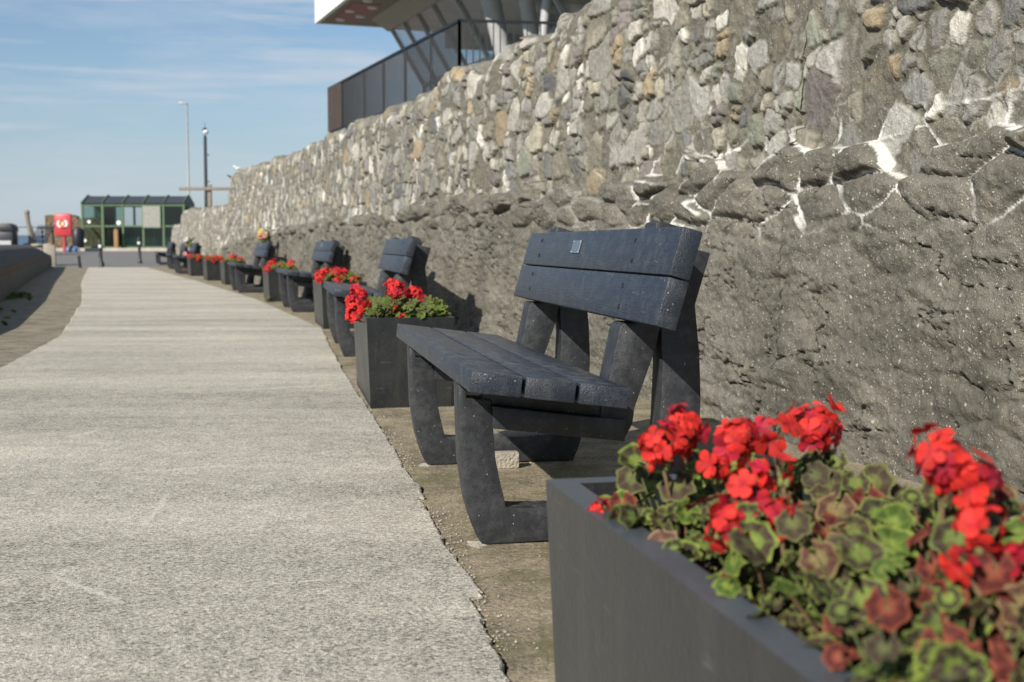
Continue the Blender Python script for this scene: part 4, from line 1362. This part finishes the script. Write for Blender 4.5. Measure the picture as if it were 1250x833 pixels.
o = mb.build('rubble_wall', M['brick_brown']); o.location = (-23.2, 64.2, .48)
tag(o, 'short brown rubble wall behind the red lifebuoy housing', 'wall')
mb = MB(); mb.lathe([(.24, 0), (.27, .06), (.30, .75), (.27, .80), (.22, .92), (.06, .98)], 20)
o = mb.build('litter_bin', M['black_metal'], None, 'auto'); o.location = (-20.85, 62.0, .645)
tag(o, 'dark round litter bin standing against the left corner of the shelter', 'bin')

# left background: hooded bin, tall sculpture post, slatted panel, sea railing
root = empty('hooded_bin', (-22.1, 56.2, .55))
mb = MB(); mb.box((0, 0, .45), (.95, .6, .72), None, 0, .04); mb.build('bin_body', M['black_metal'], root, 'auto')
mb = MB(); mb.prism([(-.5, .815), (.5, .815), (.49, 1.0), (.40, 1.12), (.2, 1.18), (-.2, 1.18), (-.40, 1.12), (-.49, 1.0)], -.33, .33, 0, .02)
mb.build('hood', M['black_metal'], root, 'auto')
mb = MB(); mb.box((0, -.315, .28), (.80, .02, .3), None, 0, .005); mb.build('front_panel', M['grey_paint'], root)
tag(root, 'black rounded hooded bin above the low wall at the left edge', 'bin')
root = empty('driftwood_post', (-21.35, 57.2, .62))
mb = MB(); mb.tube([(0, 0, 0), (.03, 0, .6), (-.08, .02, 1.1), (-.12, 0, 1.55)], [.13, .11, .09, .10], 9)
mb.ball((-.12, 0, 1.60), .12, 0, 2, (1, 1, 1.1)); mb.build('upright', M['grey_wood'], root, 'auto')
mb = MB(); mb.tube([(-.10, 0, 1.35), (.12, .05, .7), (.24, .05, .0)], [.04, .05, .06], 7); mb.build('strut', M['grey_wood'], root, 'auto')
mb = MB()
for (x, r) in ((-.15, .18), (.12, .2), (.0, .16)): mb.ball((x, -.05, r * .7), r, 0, 2, (1.2, 1, .8))
mb.build('stone_base', M['pale_stone'], root, 'auto')
tag(root, 'tall weathered driftwood post with a slanting strut and stones at its foot by the sea', 'post')
root = empty('slatted_panel', (-20.65, 56.6, .68))
mb = MB()
for k_ in range(7): mb.bar((-.50 + .11 * k_, .0, .14), (-.16 + .11 * k_, .25, .98), .075, .03)
mb.build('slat', M['black_metal'], root)
mb = MB(); mb.bar((-.47, .06, .28), (.23, .06, .28), .05, .04); mb.bar((-.24, .24, .85), (.50, .24, .85), .05, .04); mb.bar((-.1, .5, 0), (-.05, .25, .85), .05, .05); mb.bar((.4, .5, 0), (.4, .25, .85), .05, .05)
mb.bar((-.5, 0, 0), (-.5, 0, .16), .05, .05); mb.bar((.16, 0, 0), (.16, 0, .16), .05, .05)
mb.build('support', M['black_metal'], root)
tag(root, 'dark slanted slatted panel left of the red lifebuoy housing', 'panel')
root = empty('sea_railing', (-27, 62.5, .60))
mb = MB(); mb.tube([(0, 0, 1.05), (5.4, 0, 1.05)], .025, 8); mb.tube([(0, 0, .55), (5.4, 0, .55)], .02, 8); mb.build('rail', M['dark_pole'], root, 'auto')
for k_ in range(4):
    mb = MB(); mb.tube([(k_ * 1.8, 0, 0), (k_ * 1.8 + (.12 if k_ == 2 else 0), 0, 1.1)], .035, 8); mb.build('post', M['dark_pole'], root, 'auto')
tag(root, 'thin dark two-bar railing along the sea edge at the left', 'railing')

# ------------------------------------------------------------------ lamp posts, crossbeam post, gull
root = empty('lamp_post', (-17.25, 69.0, .48))
mb = MB(); mb.tube([(0, 0, 0), (0, 0, 1.2), (0, 0, 1.25), (0, 0, 7.8)], [.085, .085, .06, .045], 12); mb.build('pole', M['galv'], root, 'auto')
mb = MB(); mb.bar((.03, 0, 7.77), (-.42, 0, 7.83), .16, .08, 0, .02); mb.build('lamp_head', M['galv'], root, 'auto')
tag(root, 'tall slim grey street lamp with a flat lamp arm pointing left, behind the shelter', 'street lamp', 'lamp posts beyond the wall')
root = empty('lamp_post', (-16.2, 68.5, .48))
mb = MB(); mb.tube([(0, 0, 0), (0, 0, 6.0)], [.10, .085], 12); mb.build('pole', M['dark_pole'], root, 'auto')
mb = MB(); mb.lathe([(.05, 5.98), (.06, 6.05), (.06, 6.1)], 12); mb.ball((.05, 0, 6.28), .15, 1, 2); mb.lathe([(.16, 6.36), (.10, 6.43), (.02, 6.5)], 12); mb.tube([(0, 0, 6.4), (0, 0, 6.75)], .015, 6)
mb.build('lantern', [M['dark_pole'], M['white_paint']], root, 'auto')
mb = MB(); mb.bar((0, 0, 5.05), (.22, 0, 5.05), .05, .05); mb.bar((0, 0, 3.65), (.22, 0, 3.65), .05, .05); mb.build('bracket', M['dark_pole'], root)
tag(root, 'dark lamp post with a white globe lantern, right of the slim grey street lamp', 'street lamp', 'lamp posts beyond the wall')
root = empty('crossbeam_post', (-15.75, 67.4, .48))
mb = MB(); mb.box((0, 0, 1.72), (.20, .20, 3.45), None, 0, .02); mb.build('upright', M['grey_wood'], root, 'auto')
mb = MB(); mb.box((-.1, -.15, 3.22), (2.9, .12, .17), None, 0, .015); mb.build('crossbeam', M['grey_wood'], root, 'auto')
tag(root, 'weathered wooden post carrying a long horizontal crossbeam behind the low stone wall', 'post')

def bird(loc, mat, label, sc, rz):
    mb = MB(); n = 12
    ax = [(-.24, .0, .10, .012), (-.16, 0, .115, .035), (-.05, 0, .13, .062), (.05, 0, .15, .066), (.12, 0, .175, .045), (.15, 0, .215, .035), (.18, 0, .235, .038), (.21, 0, .232, .026), (.235, 0, .225, .008)]
    mb.tube([(a, b, c) for a, b, c, r in ax], [r for a, b, c, r in ax], n)
    for sy in (-1, 1): mb.tube([(.01, sy * .02, .10), (.02, sy * .022, 0)], .006, 6)
    root = mb.build('bird', mat, None, True)
    for sy in (-1, 1):
        wb = MB(); wb.prism([(-.27, .12), (-.10, .10), (.07, .13), (.08, .17), (-.05, .185), (-.18, .15)], sy * .055, sy * .07)
        wb.build('wing', M['grey_paint'] if mat is M['bird_white'] else mat, root)
    root.location = loc; root.rotation_euler.z = rz; root.scale = (sc,) * 3
    tag(root, label, 'bird', 'birds on the wall end')
pw, uw, vw = row_frame(30.3); qw = pw + vw * .95
bird((qw[0], qw[1], 2.50), M['bird_white'], 'white gull perched on the far top corner of the tall stone wall', .62, R(200))
pw, uw, vw = row_frame(31.0); qw = pw + vw * .85
bird((qw[0], qw[1], 2.36), M['bird_dark'], 'small dark bird perched left of the white gull on the wall end', .5, R(180))

# ------------------------------------------------------------------ railing above the wall
def railing():
    a = Vector((-4.55, 32.6, 0)); b = Vector((-.92, 22.9, 0)); c = Vector((3.6, 23.6, 0))
    root = empty('metal_railing', (-.92, 22.9, 3.5))
    off = Vector((.92, -22.9, -3.5))
    z0, z1 = 3.62, 4.72
    for (p, q) in ((a, b), (b, c)):
        mb = MB()
        mb.bar(p + Vector((0, 0, z1)) + off, q + Vector((0, 0, z1)) + off, .06, .045)
        mb.build('top_rail', M['rail_metal'], root)
        mb = MB()
        mb.bar(p + Vector((0, 0, z0)) + off, q + Vector((0, 0, z0)) + off, .045, .04)
        mb.build('bottom_rail', M['rail_metal'], root)
        L = (q - p).length; n = int(L / .12)
        mb = MB()
        for k_ in range(1, n):
            t = p.lerp(q, k_ / n)
            mb.bar(t + Vector((0, 0, z0)) + off, t + Vector((0, 0, z1)) + off, *((.0255, .018) if p is a else (.022, .04)))
        mb.build('bar_panel', M['rail_metal'], root)
        m_ = max(2, int(L / 1.7))
        for k_ in range(m_ + 1):
            t = p.lerp(q, k_ / m_)
            mb = MB(); mb.bar(t + Vector((0, 0, 3.0)) + off, t + Vector((0, 0, z1 + .02)) + off, .055, .055)
            mb.build('post', M['rail_metal'], root)
    # second row of bars, coloured brown, over the far end
    d = (b - a).normalized(); e = a + d * 1.5
    mb = MB()
    for k_ in range(14):
        t = a.lerp(e, k_ / 14) + Vector((-.06, -.02, 0))
        mb.bar(t + Vector((0, 0, z0)) + off, t + Vector((0, 0, z1)) + off, 0.02, .018)
    mb.build('brown_panel', M['brown_metal'], root)
    tag(root, 'dark upright-bar metal railing above the stone wall in front of the white-roofed pavilion', 'railing')
railing()

# ------------------------------------------------------------------ pavilion
def pavilion():
    A = Vector((-5.66, 37.5, 0)); d = Vector((.345, -.939, 0)); n = Vector((.939, .345, 0))
    root = empty('pavilion', (A.x, A.y, 3.3)); off = -Vector(root.location)
    L = 21.0; Dp = 9.0; zs = 7.13; zr = 8.3
    def P(l, q, z): return A + d * l + n * q + Vector((0, 0, z)) + off
    def hexa(mb, l0, l1, q0, q1, z0, z1, mi=0):
        c = [P(l, q, z) for z in (z0, z1) for (l, q) in ((l0, q0), (l1, q0), (l1, q1), (l0, q1))]
        mb.add(c, [(3, 2, 1, 0), (4, 5, 6, 7), (0, 1, 5, 4), (1, 2, 6, 5), (2, 3, 7, 6), (3, 0, 4, 7)], mi)
    mb = MB(); hexa(mb, 0, L, 0, .12, zs, zr); hexa(mb, 0, .12, .123, Dp + 2.6, zs, zr); hexa(mb, 0, L, Dp + 2.603, Dp + 2.72, zs, zr); hexa(mb, L - .12, L, .123, Dp + 2.6, zs, zr)
    roof_m = MB(); hexa(roof_m, .123, L - .123, .123, Dp + 2.6, zs + .25, zr - .05)
    roof = roof_m.build('roof', M['white_paint'], root)
    mb.build('fascia', M['white_paint'], roof)
    mb = MB(); hexa(mb, .123, L - .123, .123, 1.45, zs + .03, zs + .24); hexa(mb, .123, 1.3, 1.453, Dp + 2.6, zs + .03, zs + .24)
    mb.build('soffit', M['soffit'], root)
    for (l, q) in ((.9, .55), (1.6, .95), (2.3, .5), (3.0, .95), (3.9, .6)):
        c = P(l, q, zs + .02)
        mb = MB(); mb.lathe([(.12, -.05), (.14, -.01), (.14, .02)], 16, c)
        mb.build('downlight', M['white_paint'], root)
    mb = MB(); hexa(mb, .7, 3.4, .35, 1.1, zs + .015, zs + .035); mb.build('red_panel', M['red_lamp'], root)
    # sloped cream bulkhead
    mb = MB()
    prof = [(1.40, zs + .03), (1.45, zs + .26), (1.95, zs + .2), (1.95, zs - .28), (1.86, zs - .27)]
    for i in range(len(prof)):
        pass
    vs = [P(1.05, q, z) for q, z in prof] + [P(L - .4, q, z) for q, z in prof]; m_ = len(prof)
    mb.add(vs, [tuple(range(m_))[::-1], tuple(range(m_, 2 * m_))] + [(i, (i + 1) % m_, m_ + (i + 1) % m_, m_ + i) for i in range(m_)])
    mb.build('bulkhead', M['cream_paint'], root)
    zt, qt = zs - .24, 1.9; zm, qm = 5.35, 2.85; z0 = 3.35
    bays = [1.35, 2.55, 3.9, 5.3, 7.0, 8.7, 10.4, 12.1, 13.8, 15.5, 17.2, 18.9, 20.3]
    for k_, l in enumerate(bays):
        mb = MB(); mb.bar(P(l, qt, zt), P(l, qm, zm), .11, .09); mb.bar(P(l, qm, zm), P(l, qm, z0), .10, .09)
        mb.build('mullion', M['grey_paint'], root)
        if k_ < len(bays) - 1:
            l2 = bays[k_ + 1]
            g = MB(); a_ = [P(l + .06, qt + .03, zt), P(l2 - .06, qt + .03, zt), P(l2 - .06, qm + .03, zm), P(l + .06, qm + .03, zm)]
            b_ = [p + n * .012 for p in a_]
            g.add(a_ + b_, [(0, 1, 2, 3), (7, 6, 5, 4), (0, 4, 5, 1), (1, 5, 6, 2), (2, 6, 7, 3), (3, 7, 4, 0)])
            g.build('pane', M['glass'], root)
            g = MB(); hexa(g, l + .06, l2 - .06, qm + .03, qm + .042, z0 + .1, zm - .05); g.build('pane', M['glass'], root)
    mb = MB(); hexa(mb, 1.3, L - .6, qm - .05, qm + .08, zm - .045, zm + .045); mb.build('transom', M['grey_paint'], root)
    # ceiling, floor, inner and far walls
    mb = MB(); hexa(mb, 1.1, L - .5, 1.96, Dp + 1.2, zs - .22, zs - .12); mb.build('ceiling', M['ceiling_panel'], root)
    mb = MB()
    for k_ in range(6): hexa(mb, 1.6 + k_ * 3.1, 2.9 + k_ * 3.1, 3.4, 5.4, zs - .75, zs - .228); hexa(mb, 2.6 + k_ * 3.1, 3.6 + k_ * 3.1, 6.2, 7.0, zs - .65, zs - .228)
    mb.build('ceiling_baffle', M['cream_paint'], root)
    mb = MB(); hexa(mb, 1.1, L - .5, 2.6, Dp + 1, 3.05, z0); mb.build('floor', M['cream_paint'], root)
    mb = MB(); hexa(mb, 9.5, L - .5, 6.2, 6.4, z0 + .003, zs - .225); mb.build('inner_wall', M['dark_ceiling'], root)
    mb = MB(); hexa(mb, 1.2, L - .5, Dp + .8, Dp + .95, z0 + .003, 4.3); hexa(mb, 1.2, L - .5, Dp + .8, Dp + .95, zs - .75, zs - .225)
    for k_ in range(8): hexa(mb, 1.3 + k_ * 2.6, 1.5 + k_ * 2.6, Dp + .802, Dp + .948, 4.303, zs - .753)
    mb.build('rear_wall', M['cream_paint'], root)
    # splayed columns near the entrance
    for (l, q0, q1, r) in ((10.3, 1.5, 2.6, .20), (11.4, 2.0, 2.7, .16), (12.9, 2.2, 1.9, .09)):
        mb = MB(); mb.tube([P(l, q0, zs + .0), P(l - .2, (q0 + q1) / 2, (zs + z0) / 2), P(l - .2, q1, z0)], [r * 1.2, r, r * .8], 14)
        mb.build('column', M['grey_paint'], root, 'auto')
    tag(root, 'modern pavilion with a white overhanging roof and outward-leaning glazing above the stone wall', 'building')
pavilion()
mb = MB(); mb.bar((-.95, 25.2, 4.02), (.55, 21.2, 4.02), .25, .14, 0, .02)
mb.bar((-.95, 25.2, 3.5), (.55, 21.2, 3.5), .22, .9, 0)
o = mb.build('parapet', M['white_paint']); tag(o, 'low white parapet seen through the railing bars under the pavilion', 'parapet')

# ------------------------------------------------------------------ camera
cam = bpy.data.cameras.new('camera'); co = bpy.data.objects.new('camera', cam); COL.objects.link(co)
co.location = (0, 0, .8)
th = math.atan(117.5 / 1570)
co.rotation_euler = (math.pi / 2 - th, 0, 0)
cam.sensor_width = 36; cam.lens = 36 * 1570 / 1250
cam.clip_start = .05; cam.clip_end = 30000
cam.dof.use_dof = True; cam.dof.focus_distance = 3.55; cam.dof.aperture_fstop = 5.8
scene.camera = co

# ------------------------------------------------------------------ light
EL = R(33.5); az = math.atan2(-.556, -.831)        # sun stands to the left, slightly behind the camera
sd = Vector((math.sin(az) * math.cos(EL), math.cos(az) * math.cos(EL), math.sin(EL)))
sun = bpy.data.lights.new('sun', 'SUN'); so = bpy.data.objects.new('sun', sun); COL.objects.link(so)
sun.energy = 5.0; sun.angle = R(.53); sun.color = (1.0, .945, .86)
so.rotation_euler = (-sd).to_track_quat('-Z', 'Y').to_euler(); so.location = (-12, -18, 15)

wd = bpy.data.worlds.new('World'); scene.world = wd; wd.use_nodes = True
nt = wd.node_tree; bg = nt.nodes['Background']
sky = nt.nodes.new('ShaderNodeTexSky'); sky.sky_type = 'NISHITA'; sky.sun_disc = False
sky.sun_elevation = EL; sky.sun_rotation = az
sky.air_density = 1.0; sky.dust_density = .35; sky.ozone_density = 3.2; sky.altitude = 0
v = coords(nt, (1.0, 1.0, 5.5), 'Generated')
cl = mapr(nt, noise(nt, v, 2.6, 9, 0.62), .48, .68, 0, .62)
cl2 = mapr(nt, noise(nt, coords(nt, (1, 1, 14), 'Generated'), 3.3, 9, .65), .50, .66, 0, .7)
cf = math_(nt, 'MAXIMUM', cl, cl2)
tcw = nt.nodes.new('ShaderNodeTexCoord'); sz = nt.nodes.new('ShaderNodeSeparateXYZ'); nt.links.new(tcw.outputs['Generated'], sz.inputs[0])
hz = mapr(nt, sz.outputs[2], .0, .16, .62, 0)                   # pale sea air low in the sky
deep = mixc(nt, 1.0, sky.outputs[0], (.97, .985, 1.0), 'MULTIPLY')
col = mixc(nt, hz, deep, (3.5, 4.4, 5.6))
col = mixc(nt, cf, col, (5.4, 6.1, 7.0))
nt.links.new(col, bg.inputs['Color']); bg.inputs['Strength'].default_value = .082

scene.view_settings.view_transform = 'Standard'; scene.view_settings.look = 'None'
scene.view_settings.gamma = 1; scene.view_settings.use_curve_mapping = False
scene.view_settings.exposure = 0.33
scene.render.engine = 'CYCLES'
scene.cycles.max_bounces = 8
scene.cycles.transparent_max_bounces = 24
